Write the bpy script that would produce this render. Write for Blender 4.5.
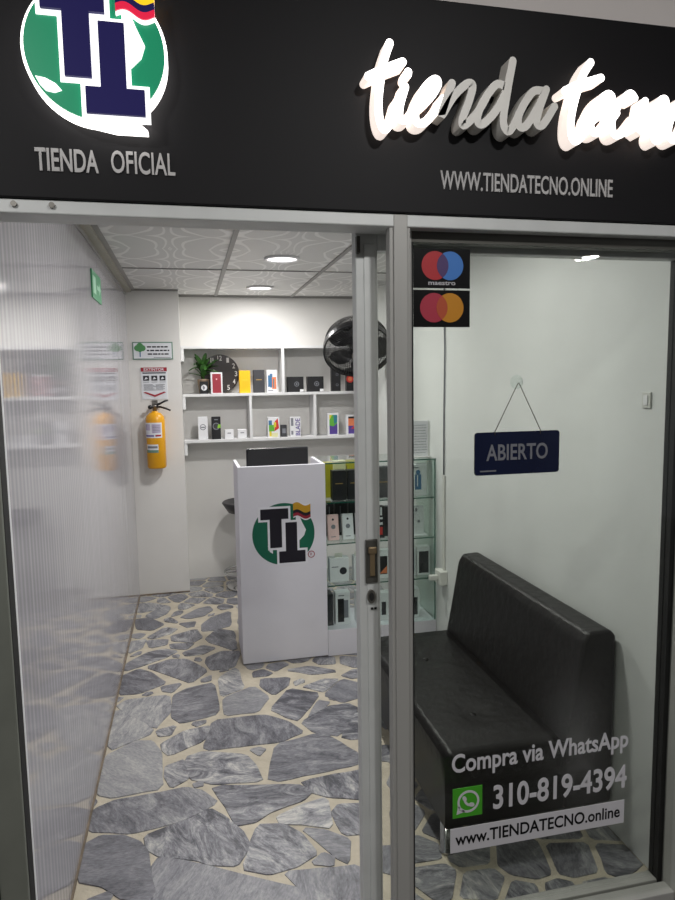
import bpy, bmesh, math, random
from mathutils import Matrix, Vector

# ---------------------------------------------------------------- scene, camera, light
random.seed(7)
SC = bpy.context.scene
COL = SC.collection
for o in list(bpy.data.objects):
    bpy.data.objects.remove(o)

F_PX = 662.1
cam_d = bpy.data.cameras.new('camera')
cam = bpy.data.objects.new('camera', cam_d)
COL.objects.link(cam)
cam_d.sensor_fit = 'AUTO'
cam_d.sensor_width = 36.0
cam_d.lens = F_PX / 900 * 36.0
cam_d.clip_start = 0.02
CR = (0.97569161, -0.21858877, -0.01564729)
CD = (-0.03837395, -0.10011517, -0.99423558)
CF = (0.21576221, 0.97066776, -0.10606964)
cam.matrix_world = Matrix(((CR[0], -CD[0], -CF[0], 0.0), (CR[1], -CD[1], -CF[1], 0.0),
                           (CR[2], -CD[2], -CF[2], 1.6), (0, 0, 0, 1)))
SC.camera = cam

SC.view_settings.view_transform = 'Standard'
SC.view_settings.look = 'None'
SC.view_settings.exposure = 0.0
SC.view_settings.gamma = 1.0
SC.view_settings.use_curve_mapping = False
SC.cycles.transparent_max_bounces = 32

world = bpy.data.worlds.new('world')
SC.world = world
world.use_nodes = True
world.node_tree.nodes['Background'].inputs[0].default_value = (0.9, 0.95, 1.0, 1)
world.node_tree.nodes['Background'].inputs[1].default_value = 0.25

SHOP_W = 21.0      # watts of each ceiling downlight in the shop
MALL_W = 32.0      # watts of each corridor lamp

# ---------------------------------------------------------------- materials
def lin(h):
    h = h.lstrip('#')
    v = [int(h[i:i + 2], 16) / 255 for i in (0, 2, 4)]
    return tuple(c / 12.92 if c <= 0.04045 else ((c + 0.055) / 1.055) ** 2.4 for c in v) + (1.0,)

MATS = {}
def mat(name, color, rough=0.5, metal=0.0, var=0.06, scale=8.0, bump=0.0, bscale=60.0, emit=0.0, spec=0.5, stretch=None, coat=0.0):
    m = bpy.data.materials.new(name)
    m.use_nodes = True
    nt = m.node_tree
    b = nt.nodes['Principled BSDF']
    c = lin(color)
    tc = nt.nodes.new('ShaderNodeTexCoord')
    mp = nt.nodes.new('ShaderNodeMapping')
    nt.links.new(tc.outputs['Object'], mp.inputs[0])
    if stretch:
        mp.inputs['Scale'].default_value = stretch
    n = nt.nodes.new('ShaderNodeTexNoise')
    n.inputs['Scale'].default_value = scale
    n.inputs['Detail'].default_value = 4
    nt.links.new(mp.outputs[0], n.inputs[0])
    r = nt.nodes.new('ShaderNodeValToRGB')
    r.color_ramp.elements[0].position = 0.3
    r.color_ramp.elements[1].position = 0.7
    r.color_ramp.elements[0].color = tuple(x * (1 - var) for x in c[:3]) + (1,)
    r.color_ramp.elements[1].color = tuple(min(1, x * (1 + var)) for x in c[:3]) + (1,)
    nt.links.new(n.outputs[0], r.inputs[0])
    nt.links.new(r.outputs[0], b.inputs['Base Color'])
    b.inputs['Roughness'].default_value = rough
    b.inputs['Metallic'].default_value = metal
    b.inputs['Specular IOR Level'].default_value = spec
    b.inputs['Coat Weight'].default_value = coat
    if emit:
        b.inputs['Emission Color'].default_value = c
        b.inputs['Emission Strength'].default_value = emit
    if bump:
        n2 = nt.nodes.new('ShaderNodeTexNoise')
        n2.inputs['Scale'].default_value = bscale
        n2.inputs['Detail'].default_value = 5
        nt.links.new(mp.outputs[0], n2.inputs[0])
        bp = nt.nodes.new('ShaderNodeBump')
        bp.inputs['Strength'].default_value = bump
        bp.inputs['Distance'].default_value = 0.02
        nt.links.new(n2.outputs[0], bp.inputs['Height'])
        nt.links.new(bp.outputs[0], b.inputs['Normal'])
    MATS[name] = m
    return m

def glass_mat(name, tint, ior=1.45):
    m = bpy.data.materials.new(name)
    m.use_nodes = True
    nt = m.node_tree
    for n in list(nt.nodes):
        nt.nodes.remove(n)
    out = nt.nodes.new('ShaderNodeOutputMaterial')
    mix = nt.nodes.new('ShaderNodeMixShader')
    tr = nt.nodes.new('ShaderNodeBsdfTransparent')
    gl = nt.nodes.new('ShaderNodeBsdfGlossy')
    fr = nt.nodes.new('ShaderNodeFresnel')
    fr.inputs['IOR'].default_value = ior
    tr.inputs[0].default_value = tint + (1,)
    gl.inputs['Roughness'].default_value = 0.01
    ge = nt.nodes.new('ShaderNodeNewGeometry')
    inv = nt.nodes.new('ShaderNodeMath'); inv.operation = 'SUBTRACT'; inv.inputs[0].default_value = 1.0
    nt.links.new(ge.outputs['Backfacing'], inv.inputs[1])
    ml = nt.nodes.new('ShaderNodeMath'); ml.operation = 'MULTIPLY'
    nt.links.new(fr.outputs[0], ml.inputs[0]); nt.links.new(inv.outputs[0], ml.inputs[1])
    nt.links.new(ml.outputs[0], mix.inputs[0])
    nt.links.new(tr.outputs[0], mix.inputs[1])
    nt.links.new(gl.outputs[0], mix.inputs[2])
    nt.links.new(mix.outputs[0], out.inputs[0])
    MATS[name] = m
    return m

def stone_mat():
    m = mat('marble_stone', '#808084', 0.38)
    nt = m.node_tree
    b = nt.nodes['Principled BSDF']
    for n in list(nt.nodes):
        if n.type not in ('BSDF_PRINCIPLED', 'OUTPUT_MATERIAL'):
            nt.nodes.remove(n)
    at = nt.nodes.new('ShaderNodeAttribute'); at.attribute_name = 'tone'
    sx = nt.nodes.new('ShaderNodeSeparateColor')
    nt.links.new(at.outputs['Color'], sx.inputs[0])
    tc = nt.nodes.new('ShaderNodeTexCoord')
    off = nt.nodes.new('ShaderNodeVectorMath'); off.operation = 'SCALE'
    nt.links.new(at.outputs['Vector'], off.inputs[0]); off.inputs['Scale'].default_value = 23.0
    add = nt.nodes.new('ShaderNodeVectorMath'); add.operation = 'ADD'
    nt.links.new(tc.outputs['Object'], add.inputs[0]); nt.links.new(off.outputs[0], add.inputs[1])
    rot = nt.nodes.new('ShaderNodeVectorRotate'); rot.rotation_type = 'Z_AXIS'
    ang = nt.nodes.new('ShaderNodeMath'); ang.operation = 'MULTIPLY'; ang.inputs[1].default_value = 2.2
    nt.links.new(sx.outputs[1], ang.inputs[0]); nt.links.new(ang.outputs[0], rot.inputs['Angle'])
    nt.links.new(add.outputs[0], rot.inputs['Vector'])
    mp = nt.nodes.new('ShaderNodeMapping'); mp.inputs['Scale'].default_value = (1.0, 2.6, 1.0)
    nt.links.new(rot.outputs[0], mp.inputs[0])
    n1 = nt.nodes.new('ShaderNodeTexNoise'); n1.inputs['Scale'].default_value = 6.5; n1.inputs['Detail'].default_value = 9
    n1.inputs['Roughness'].default_value = 0.76; n1.inputs['Distortion'].default_value = 0.9
    nt.links.new(mp.outputs[0], n1.inputs[0])
    n2 = nt.nodes.new('ShaderNodeTexNoise'); n2.inputs['Scale'].default_value = 55; n2.inputs['Detail'].default_value = 4
    nt.links.new(mp.outputs[0], n2.inputs[0])
    # value = tone + amp*(n1-.5) + .1*(n2-.5)
    a1 = nt.nodes.new('ShaderNodeMath'); a1.operation = 'SUBTRACT'; a1.inputs[1].default_value = 0.5
    nt.links.new(n1.outputs[0], a1.inputs[0])
    m1 = nt.nodes.new('ShaderNodeMath'); m1.operation = 'MULTIPLY'
    nt.links.new(a1.outputs[0], m1.inputs[0]); nt.links.new(sx.outputs[2], m1.inputs[1])
    k2 = nt.nodes.new('ShaderNodeMath'); k2.operation = 'MULTIPLY_ADD'; k2.inputs[1].default_value = 0.6; k2.inputs[2].default_value = -0.3
    nt.links.new(n2.outputs[0], k2.inputs[0])
    s1 = nt.nodes.new('ShaderNodeMath'); s1.operation = 'ADD'
    nt.links.new(m1.outputs[0], s1.inputs[0]); nt.links.new(k2.outputs[0], s1.inputs[1])
    s2 = nt.nodes.new('ShaderNodeMath'); s2.operation = 'ADD'
    nt.links.new(s1.outputs[0], s2.inputs[0]); nt.links.new(sx.outputs[0], s2.inputs[1])
    r = nt.nodes.new('ShaderNodeValToRGB')
    e = r.color_ramp.elements
    e[0].position = 0.0; e[0].color = lin('#4a4a50')
    e[1].position = 1.0; e[1].color = lin('#c4c1bb')
    x = e.new(0.35); x.color = lin('#77777d')
    x = e.new(0.65); x.color = lin('#9a9a9b')
    nt.links.new(s2.outputs[0], r.inputs[0])
    nt.links.new(r.outputs[0], b.inputs['Base Color'])
    bp = nt.nodes.new('ShaderNodeBump'); bp.inputs['Strength'].default_value = 0.25; bp.inputs['Distance'].default_value = 0.01
    nt.links.new(n1.outputs[0], bp.inputs['Height']); nt.links.new(bp.outputs[0], b.inputs['Normal'])
    return m

def ribbed_mat():
    m = mat('ribbed_panel', '#c9c8cc', 0.07, var=0.02)
    nt = m.node_tree
    b = nt.nodes['Principled BSDF']
    tc = nt.nodes.new('ShaderNodeTexCoord')
    sep = nt.nodes.new('ShaderNodeSeparateXYZ')
    nt.links.new(tc.outputs['Object'], sep.inputs[0])
    cmb = nt.nodes.new('ShaderNodeCombineXYZ')
    nt.links.new(sep.outputs['Y'], cmb.inputs[0])
    zz = nt.nodes.new('ShaderNodeMath'); zz.operation = 'MULTIPLY'; zz.inputs[1].default_value = 0.03
    nt.links.new(sep.outputs['Z'], zz.inputs[0]); nt.links.new(zz.outputs[0], cmb.inputs[1])
    w = nt.nodes.new('ShaderNodeTexWave'); w.wave_type = 'BANDS'; w.bands_direction = 'X'
    w.inputs['Scale'].default_value = 8.5; w.inputs['Distortion'].default_value = 0.6; w.inputs['Detail'].default_value = 1
    nt.links.new(cmb.outputs[0], w.inputs[0])
    n = nt.nodes.new('ShaderNodeTexNoise'); n.inputs['Scale'].default_value = 26; n.inputs['Detail'].default_value = 3
    nt.links.new(cmb.outputs[0], n.inputs[0])
    mul = nt.nodes.new('ShaderNodeMath'); mul.operation = 'MULTIPLY'
    nt.links.new(w.outputs['Fac'], mul.inputs[0]); nt.links.new(n.outputs[0], mul.inputs[1])
    r = nt.nodes.new('ShaderNodeValToRGB')
    r.color_ramp.elements[0].position = 0.05; r.color_ramp.elements[0].color = lin('#a3a1a7')
    r.color_ramp.elements[1].position = 0.6; r.color_ramp.elements[1].color = lin('#bbb9be')
    nt.links.new(mul.outputs[0], r.inputs[0])
    nt.links.new(r.outputs[0], b.inputs['Base Color'])
    bp = nt.nodes.new('ShaderNodeBump'); bp.inputs['Strength'].default_value = 0.06; bp.inputs['Distance'].default_value = 0.003
    nt.links.new(mul.outputs[0], bp.inputs['Height']); nt.links.new(bp.outputs[0], b.inputs['Normal'])
    return m

def tile_mat():
    m = mat('ceiling_tile', '#d0cfcc', 0.45)
    nt = m.node_tree
    b = nt.nodes['Principled BSDF']
    tc = nt.nodes.new('ShaderNodeTexCoord')
    sep = nt.nodes.new('ShaderNodeSeparateXYZ'); nt.links.new(tc.outputs['Object'], sep.inputs[0])
    def fold(sock, c, p):
        a = nt.nodes.new('ShaderNodeMath'); a.operation = 'SUBTRACT'; a.inputs[1].default_value = c
        nt.links.new(sock, a.inputs[0])
        f = nt.nodes.new('ShaderNodeMath'); f.operation = 'PINGPONG'; f.inputs[1].default_value = p
        nt.links.new(a.outputs[0], f.inputs[0])
        return f.outputs[0]
    cmb = nt.nodes.new('ShaderNodeCombineXYZ')
    nt.links.new(fold(sep.outputs['X'], 0.235, 0.3), cmb.inputs[0])
    ysc = nt.nodes.new('ShaderNodeMath'); ysc.operation = 'MULTIPLY'; ysc.inputs[1].default_value = 0.42
    nt.links.new(fold(sep.outputs['Y'], 2.94, 0.3), ysc.inputs[0]); nt.links.new(ysc.outputs[0], cmb.inputs[1])
    n = nt.nodes.new('ShaderNodeTexNoise'); n.inputs['Scale'].default_value = 4.0; n.inputs['Detail'].default_value = 0.0
    n.inputs['Distortion'].default_value = 0.4
    nt.links.new(cmb.outputs[0], n.inputs[0])
    mu = nt.nodes.new('ShaderNodeMath'); mu.operation = 'MULTIPLY'; mu.inputs[1].default_value = 75.0
    nt.links.new(n.outputs[0], mu.inputs[0])
    si = nt.nodes.new('ShaderNodeMath'); si.operation = 'SINE'; nt.links.new(mu.outputs[0], si.inputs[0])
    r = nt.nodes.new('ShaderNodeValToRGB')
    r.color_ramp.elements[0].position = 0.62; r.color_ramp.elements[0].color = lin('#cbcac7')
    r.color_ramp.elements[1].position = 0.85; r.color_ramp.elements[1].color = lin('#e6e5e2')
    nt.links.new(si.outputs[0], r.inputs[0]); nt.links.new(r.outputs[0], b.inputs['Base Color'])
    return m

mat('plaster_white', '#dedcd8', 0.55, var=0.03, scale=2.2, bump=0.08, bscale=7)
mat('plaster_scuffed', '#dadcda', 0.42, var=0.04, scale=2.5, bump=0.16, bscale=5)
mat('plaster_outside', '#e6dfdb', 0.7, var=0.03, scale=3)
mat('grout', '#b9b09e', 0.8, var=0.10, scale=14, bump=0.3, bscale=50)
mat('corridor_tile', '#5f5b57', 0.25, var=0.15, scale=5)
mat('corridor_wall', '#4f4d4b', 0.7, var=0.1, scale=2)
mat('corridor_ceiling', '#b9b6b2', 0.8)
mat('aluminium', '#a9a8a4', 0.45, 0.25, var=0.05, scale=14, stretch=(1, 1, .05))
mat('aluminium_bright', '#cfd1cf', 0.45, 0.2, var=0.04, scale=14)
mat('aluminium_dark', '#55544f', 0.5, 0.5, var=0.08)
mat('aluminium_green', '#85887f', 0.5, 0.5, var=0.08)
mat('rubber', '#121212', 0.7)
mat('screw_steel', '#8d8a84', 0.35, 0.9)
mat('sign_black', '#0f0e11', 0.55, var=0.12, scale=3, spec=0.25)
mat('sign_letter', '#b9b7b6', 0.5)
mat('lamp_white', '#fffaf6', 0.5, var=0, emit=3.0)
mat('lamp_side', '#fff0e6', 0.5, var=0, emit=0.85)
mat('lamp_off', '#f2efe8', 0.4, var=0.05)
mat('lit_green', '#067f58', 0.4, var=0.03, emit=0.6)
mat('lit_navy', '#1c1850', 0.5, var=0.03, emit=0.4, spec=0.2)
mat('lit_yellow', '#f2c414', 0.4, var=0.03, emit=0.8)
mat('lit_red', '#d0143c', 0.4, var=0.03, emit=0.8)
mat('lit_white', '#ffffff', 0.4, var=0, emit=1.3)
mat('logo_green', '#0f5c46', 0.45, var=0.05)
mat('logo_navy', '#17141f', 0.45, var=0.05)
mat('logo_white', '#d9d9df', 0.45, var=0.02)
mat('logo_yellow', '#b58a20', 0.5)
mat('logo_red', '#8a2032', 0.5)
mat('melamine', '#d4d3da', 0.45, var=0.015)
mat('melamine_shelf', '#dcdcdc', 0.5, var=0.02)
mat('leather', '#0e0c0d', 0.4, var=0.25, scale=5, bump=0.22, bscale=26, spec=0.35)
mat('chrome', '#c8c8c8', 0.15, 1.0)
mat('black_plastic', '#121214', 0.35, var=0.1)
mat('black_matte', '#1a1a1c', 0.55, var=0.1)
mat('screen_black', '#1d1d22', 0.28)
mat('extinguisher_yellow', '#e0a013', 0.35, var=0.05)
mat('paper', '#dddfe3', 0.6, var=0.02)
mat('ink', '#26262c', 0.6)
mat('ink_grey', '#7b7d84', 0.6)
mat('ink_red', '#9c1f30', 0.6)
mat('ink_green', '#4f8d56', 0.6)
mat('lavender', '#b9aec6', 0.6)
mat('sign_frame_green', '#6c8c7c', 0.5)
mat('exit_green', '#2f8f5c', 0.45)
mat('exit_pale', '#9fd0b2', 0.5)
mat('leaf_green', '#3d6b2c', 0.45, var=0.3, scale=18)
mat('pot_tan', '#8b7560', 0.7, var=0.2)
mat('clock_face', '#2b2422', 0.4)
mat('numeral_white', '#d6d3cf', 0.5)
mat('navy_sign', '#111831', 0.25, var=0.15, scale=6)
mat('abierto_grey', '#717278', 0.45)
mat('vinyl_white', '#c4c2c6', 0.55, var=0.02)
mat('vinyl_black', '#08080a', 0.4, spec=0.2)
mat('whatsapp_green', '#3f9a20', 0.45)
mat('card_red', '#b3242c', 0.45); mat('card_blue', '#3b78c4', 0.45); mat('card_purple', '#4b3468', 0.45)
mat('card_crimson', '#a92a40', 0.45); mat('card_orange', '#c2810f', 0.45); mat('card_rust', '#b04a28', 0.45)
mat('clear_plastic', '#c6c8c4', 0.15, spec=0.6)
mat('cord', '#4d4740', 0.7)
mat('box_white', '#e2e2e4', 0.5, var=0.02); mat('box_black', '#17171a', 0.45); mat('box_yellow', '#eeb80c', 0.45)
mat('box_charcoal', '#3a3a3e', 0.5); mat('box_red', '#9a2f3c', 0.45); mat('box_ivory', '#d0d0c4', 0.5); mat('box_pink', '#e8c2bf', 0.5)
mat('box_lime', '#b9b02a', 0.5); mat('box_cream', '#d8d6a6', 0.5)
mat('pr_blue', '#3f6f98', 0.5); mat('pr_orange', '#dd7d52', 0.5); mat('pr_green', '#5fae3b', 0.5); mat('pr_purple', '#54408f', 0.5)
mat('pr_red', '#c8332e', 0.5); mat('pr_teal', '#2f7f8c', 0.5); mat('pr_yellow', '#d8c534', 0.5); mat('pr_lime', '#8ec63f', 0.5)
mat('gold_ink', '#b0904f', 0.4, 0.4); mat('brass', '#978467', 0.35, 0.7); mat('edge_green', '#1f5a4a', 0.25)
mat('pipe_white', '#cfd0ca', 0.5)
mat('grid_bar', '#8f8d8a', 0.5); mat('beige_strip', '#a39f92', 0.5)
mat('joint_brown', '#75695a', 0.8, var=0.4, scale=12)
mat('seat_black', '#2a292b', 0.4)
glass_mat('door_glass', (0.905, 0.915, 0.90))
glass_mat('case_glass', (0.93, 0.96, 0.948))
stone_mat(); ribbed_mat(); tile_mat()

# ---------------------------------------------------------------- geometry helpers
class G:
    """collects shapes in world coordinates and links them as one mesh object"""
    def __init__(self):
        self.bm = bmesh.new(); self.ms = []; self.smooth = False
    def mi(self, m):
        if m not in self.ms:
            self.ms.append(m)
        return self.ms.index(m)
    def _new(self, fn, m, bev=0.0, seg=2, sm=False):
        b = bmesh.new()
        fn(b)
        if bev:
            bmesh.ops.bevel(b, geom=b.edges[:], offset=bev, segments=seg, profile=0.5, affect='EDGES', clamp_overlap=True)
        bmesh.ops.recalc_face_normals(b, faces=b.faces[:])
        i = self.mi(m)
        for f in b.faces:
            f.material_index = i; f.smooth = sm
        me = bpy.data.meshes.new('tmp'); b.to_mesh(me); b.free()
        self.bm.from_mesh(me); bpy.data.meshes.remove(me)
        return self
    def box(self, x0, x1, y0, y1, z0, z1, m, bev=0.0, seg=2):
        def fn(b):
            bmesh.ops.create_cube(b, size=1, matrix=Matrix.Translation(((x0 + x1) / 2, (y0 + y1) / 2, (z0 + z1) / 2)) @ Matrix.Diagonal((abs(x1 - x0), abs(y1 - y0), abs(z1 - z0), 1)))
        return self._new(fn, m, bev, seg, sm=False)
    def prism(self, pts, y0, y1, m, bev=0.0, seg=2, axis='y'):
        def mk(u, v, w):
            return {'y': (u, w, v), 'x': (w, u, v), 'z': (u, v, w)}[axis]
        def fn(b):
            a = [b.verts.new(mk(u, v, y0)) for u, v in pts]
            c = [b.verts.new(mk(u, v, y1)) for u, v in pts]
            b.faces.new(a); b.faces.new(c[::-1])
            n = len(pts)
            for i in range(n):
                b.faces.new((a[i], c[i], c[(i + 1) % n], a[(i + 1) % n]))
        return self._new(fn, m, bev, seg)
    def disc(self, cx, cz, r, y0, y1, m, n=48, rz=None):
        return self.prism([(cx + r * math.cos(2 * math.pi * i / n), cz + (rz or r) * math.sin(2 * math.pi * i / n)) for i in range(n)], y0, y1, m)
    def ring(self, cx, cz, r0, r1, y0, y1, m, n=40, rz=1.0):
        def fn(b):
            v = []
            for i in range(n):
                c, s = math.cos(2 * math.pi * i / n), math.sin(2 * math.pi * i / n)
                v.append([b.verts.new((cx + r * c, y, cz + r * s * rz)) for r, y in ((r0, y0), (r1, y0), (r1, y1), (r0, y1))])
            for i in range(n):
                p, q = v[i], v[(i + 1) % n]
                for k in range(4):
                    b.faces.new((p[k], p[(k + 1) % 4], q[(k + 1) % 4], q[k]))
        return self._new(fn, m)
    def lathe(self, prof, c, m, n=32, M=None, sm=True):
        def fn(b):
            rings = []
            for r, z in prof:
                if r < 1e-6:
                    rings.append([b.verts.new((c[0], c[1], c[2] + z))])
                else:
                    rings.append([b.verts.new((c[0] + r * math.cos(2 * math.pi * i / n), c[1] + r * math.sin(2 * math.pi * i / n), c[2] + z)) for i in range(n)])
            for a, d in zip(rings, rings[1:]):
                for i in range(n):
                    j = (i + 1) % n
                    if len(a) == 1 and len(d) == 1: continue
                    if len(a) == 1: b.faces.new((a[0], d[i], d[j]))
                    elif len(d) == 1: b.faces.new((a[i], a[j], d[0]))
                    else: b.faces.new((a[i], a[j], d[j], d[i]))
            if M is not None:
                b.transform(M)
        return self._new(fn, m, sm=sm)
    def tube(self, pts, r, m, n=8, closed=False, sm=True):
        pts = [Vector(p) for p in pts]
        def fn(b):
            N = len(pts); rings = []; up = None
            for i, p in enumerate(pts):
                if closed:
                    t = (pts[(i + 1) % N] - pts[i - 1]).normalized()
                else:
                    t = (pts[min(i + 1, N - 1)] - pts[max(i - 1, 0)]).normalized()
                if up is None:
                    up = t.orthogonal().normalized()
                up = (up - t * up.dot(t)).normalized()
                w = t.cross(up)
                rr = r[i] if isinstance(r, (list, tuple)) else r
                rings.append([b.verts.new(p + (up * math.cos(2 * math.pi * k / n) + w * math.sin(2 * math.pi * k / n)) * rr) for k in range(n)])
            for i in range(N if closed else N - 1):
                a, d = rings[i], rings[(i + 1) % N]
                for k in range(n):
                    b.faces.new((a[k], a[(k + 1) % n], d[(k + 1) % n], d[k]))
            if not closed:
                b.faces.new(rings[0][::-1]); b.faces.new(rings[-1])
        return self._new(fn, m, sm=sm)
    def stroke(self, pts, hw, y0, y1, m, ms=None):
        """a rounded brush stroke in the XZ plane, extruded from y0 (front) to y1"""
        P = [Vector(p) for p in pts]; S = []
        for i in range(len(P) - 1):
            a = P[max(i - 1, 0)]; b_ = P[i]; c = P[i + 1]; d = P[min(i + 2, len(P) - 1)]
            for k in range(6):
                t = k / 6
                S.append(0.5 * ((2 * b_) + (c - a) * t + (2 * a - 5 * b_ + 4 * c - d) * t * t + (3 * b_ - a - 3 * c + d) * t ** 3))
        S.append(P[-1])
        def fn(b, part):
            def quad(L, R_):
                pass
            T = [(S[min(i + 1, len(S) - 1)] - S[max(i - 1, 0)]).normalized() for i in range(len(S))]
            Lp = [s + Vector((-t.y, t.x)) * hw for s, t in zip(S, T)]
            Rp = [s - Vector((-t.y, t.x)) * hw for s, t in zip(S, T)]
            def cap(s, t, sign):
                a0 = math.atan2(t.x, -t.y)
                return [s + Vector((math.cos(a0 - sign * math.pi * k / 8), math.sin(a0 - sign * math.pi * k / 8))) * hw for k in range(1, 8)]
            endc = cap(S[-1], T[-1], 1)
            stc = cap(S[0], T[0], -1)
            if part == 'front':
                for i in range(len(S) - 1):
                    b.faces.new([b.verts.new((q.x, y0, q.y)) for q in (Lp[i], Lp[i + 1], Rp[i + 1], Rp[i])])
                b.faces.new([b.verts.new((q.x, y0, q.y)) for q in [Lp[-1]] + endc + [Rp[-1]]])
                b.faces.new([b.verts.new((q.x, y0, q.y)) for q in [Lp[0]] + stc + [Rp[0]]])
            else:
                out = Lp + endc + Rp[::-1] + stc[::-1]
                n = len(out)
                for i in range(n):
                    p, q = out[i], out[(i + 1) % n]
                    b.faces.new([b.verts.new(v) for v in ((p.x, y0, p.y), (q.x, y0, q.y), (q.x, y1, q.y), (p.x, y1, p.y))])
        self.nst = getattr(self, 'nst', 0) + 1; y0 = y0 - self.nst * .00015
        self._new(lambda b: fn(b, 'front'), m)
        self._new(lambda b: fn(b, 'side'), ms or m)
        return self
    def text(self, body, x0, x1, z0, cap, y, m, depth=0.002, bold=0.0, vertical=False):
        """lettering facing -Y: baseline at z0, squeezed to run from x0 to x1; vertical: runs up from z0=x0 to x1 at x=z0"""
        cu = bpy.data.curves.new('t', 'FONT'); cu.body = body; cu.extrude = 0.001; cu.offset = bold; cu.resolution_u = 4
        ob = bpy.data.objects.new('t', cu); COL.objects.link(ob)
        cu2 = bpy.data.curves.new('t2', 'FONT'); cu2.body = 'H'; cu2.offset = bold
        ob2 = bpy.data.objects.new('t2', cu2); COL.objects.link(ob2)
        bpy.context.view_layer.update()
        dg = bpy.context.evaluated_depsgraph_get()
        me = bpy.data.meshes.new_from_object(ob.evaluated_get(dg))
        me2 = bpy.data.meshes.new_from_object(ob2.evaluated_get(dg))
        hz = max(v.co.y for v in me2.vertices)
        xs = [v.co.x for v in me.vertices]; a, b_ = min(xs), max(xs)
        sx = (x1 - x0) / (b_ - a); sz = cap / hz
        i = self.mi(m)
        for v in me.vertices:
            u = (v.co.x - a) * sx; w = v.co.y * sz; d = y - (depth if v.co.z > 0 else 0)
            v.co = (z0 - w, d, x0 + u) if vertical else (x0 + u, d, z0 + w)
        me.materials.clear()
        b = bmesh.new(); b.from_mesh(me)
        for f in b.faces:
            f.material_index = i; f.smooth = False
        bmesh.ops.recalc_face_normals(b, faces=b.faces[:])
        b.to_mesh(me); b.free()
        self.bm.from_mesh(me)
        for o_ in (ob, ob2):
            c_ = o_.data; bpy.data.objects.remove(o_); bpy.data.curves.remove(c_)
        bpy.data.meshes.remove(me); bpy.data.meshes.remove(me2)
        return self
    def build(self, name, parent=None, M=None):
        if M is not None:
            self.bm.transform(M)
        org = Vector((0, 0, 0)); p = parent
        if p is not None:
            org = Vector(p['_org'])
            self.bm.transform(Matrix.Translation(-org))
        me = bpy.data.meshes.new(name); self.bm.to_mesh(me); self.bm.free()
        for m in self.ms:
            me.materials.append(MATS[m])
        o = bpy.data.objects.new(name, me); COL.objects.link(o)
        o['_org'] = tuple(org)
        if 'leather' in self.ms:
            o.modifiers.new('normals', 'WEIGHTED_NORMAL').weight = 100
        if parent is not None:
            o.parent = parent
        return o

def thing(name, label, cat, org, group=None):
    o = bpy.data.objects.new(name, None); COL.objects.link(o)
    o.empty_display_size = 0.05
    o.location = org; o['_org'] = tuple(org)
    o['label'] = label; o['category'] = cat
    if group: o['group'] = group
    return o
def solo(g, name, label, cat, org, group=None):
    g.bm.transform(Matrix.Translation(-Vector(org)))
    o = g.build(name); o.location = org; o['_org'] = tuple(org)
    o['label'] = label; o['category'] = cat
    if group: o['group'] = group
    return o
def struct(g, name, parent=None):
    o = g.build(name, parent)
    if parent is None: o['kind'] = 'structure'
    return o
def L(o, label):
    o['label'] = label
    return o

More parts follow.
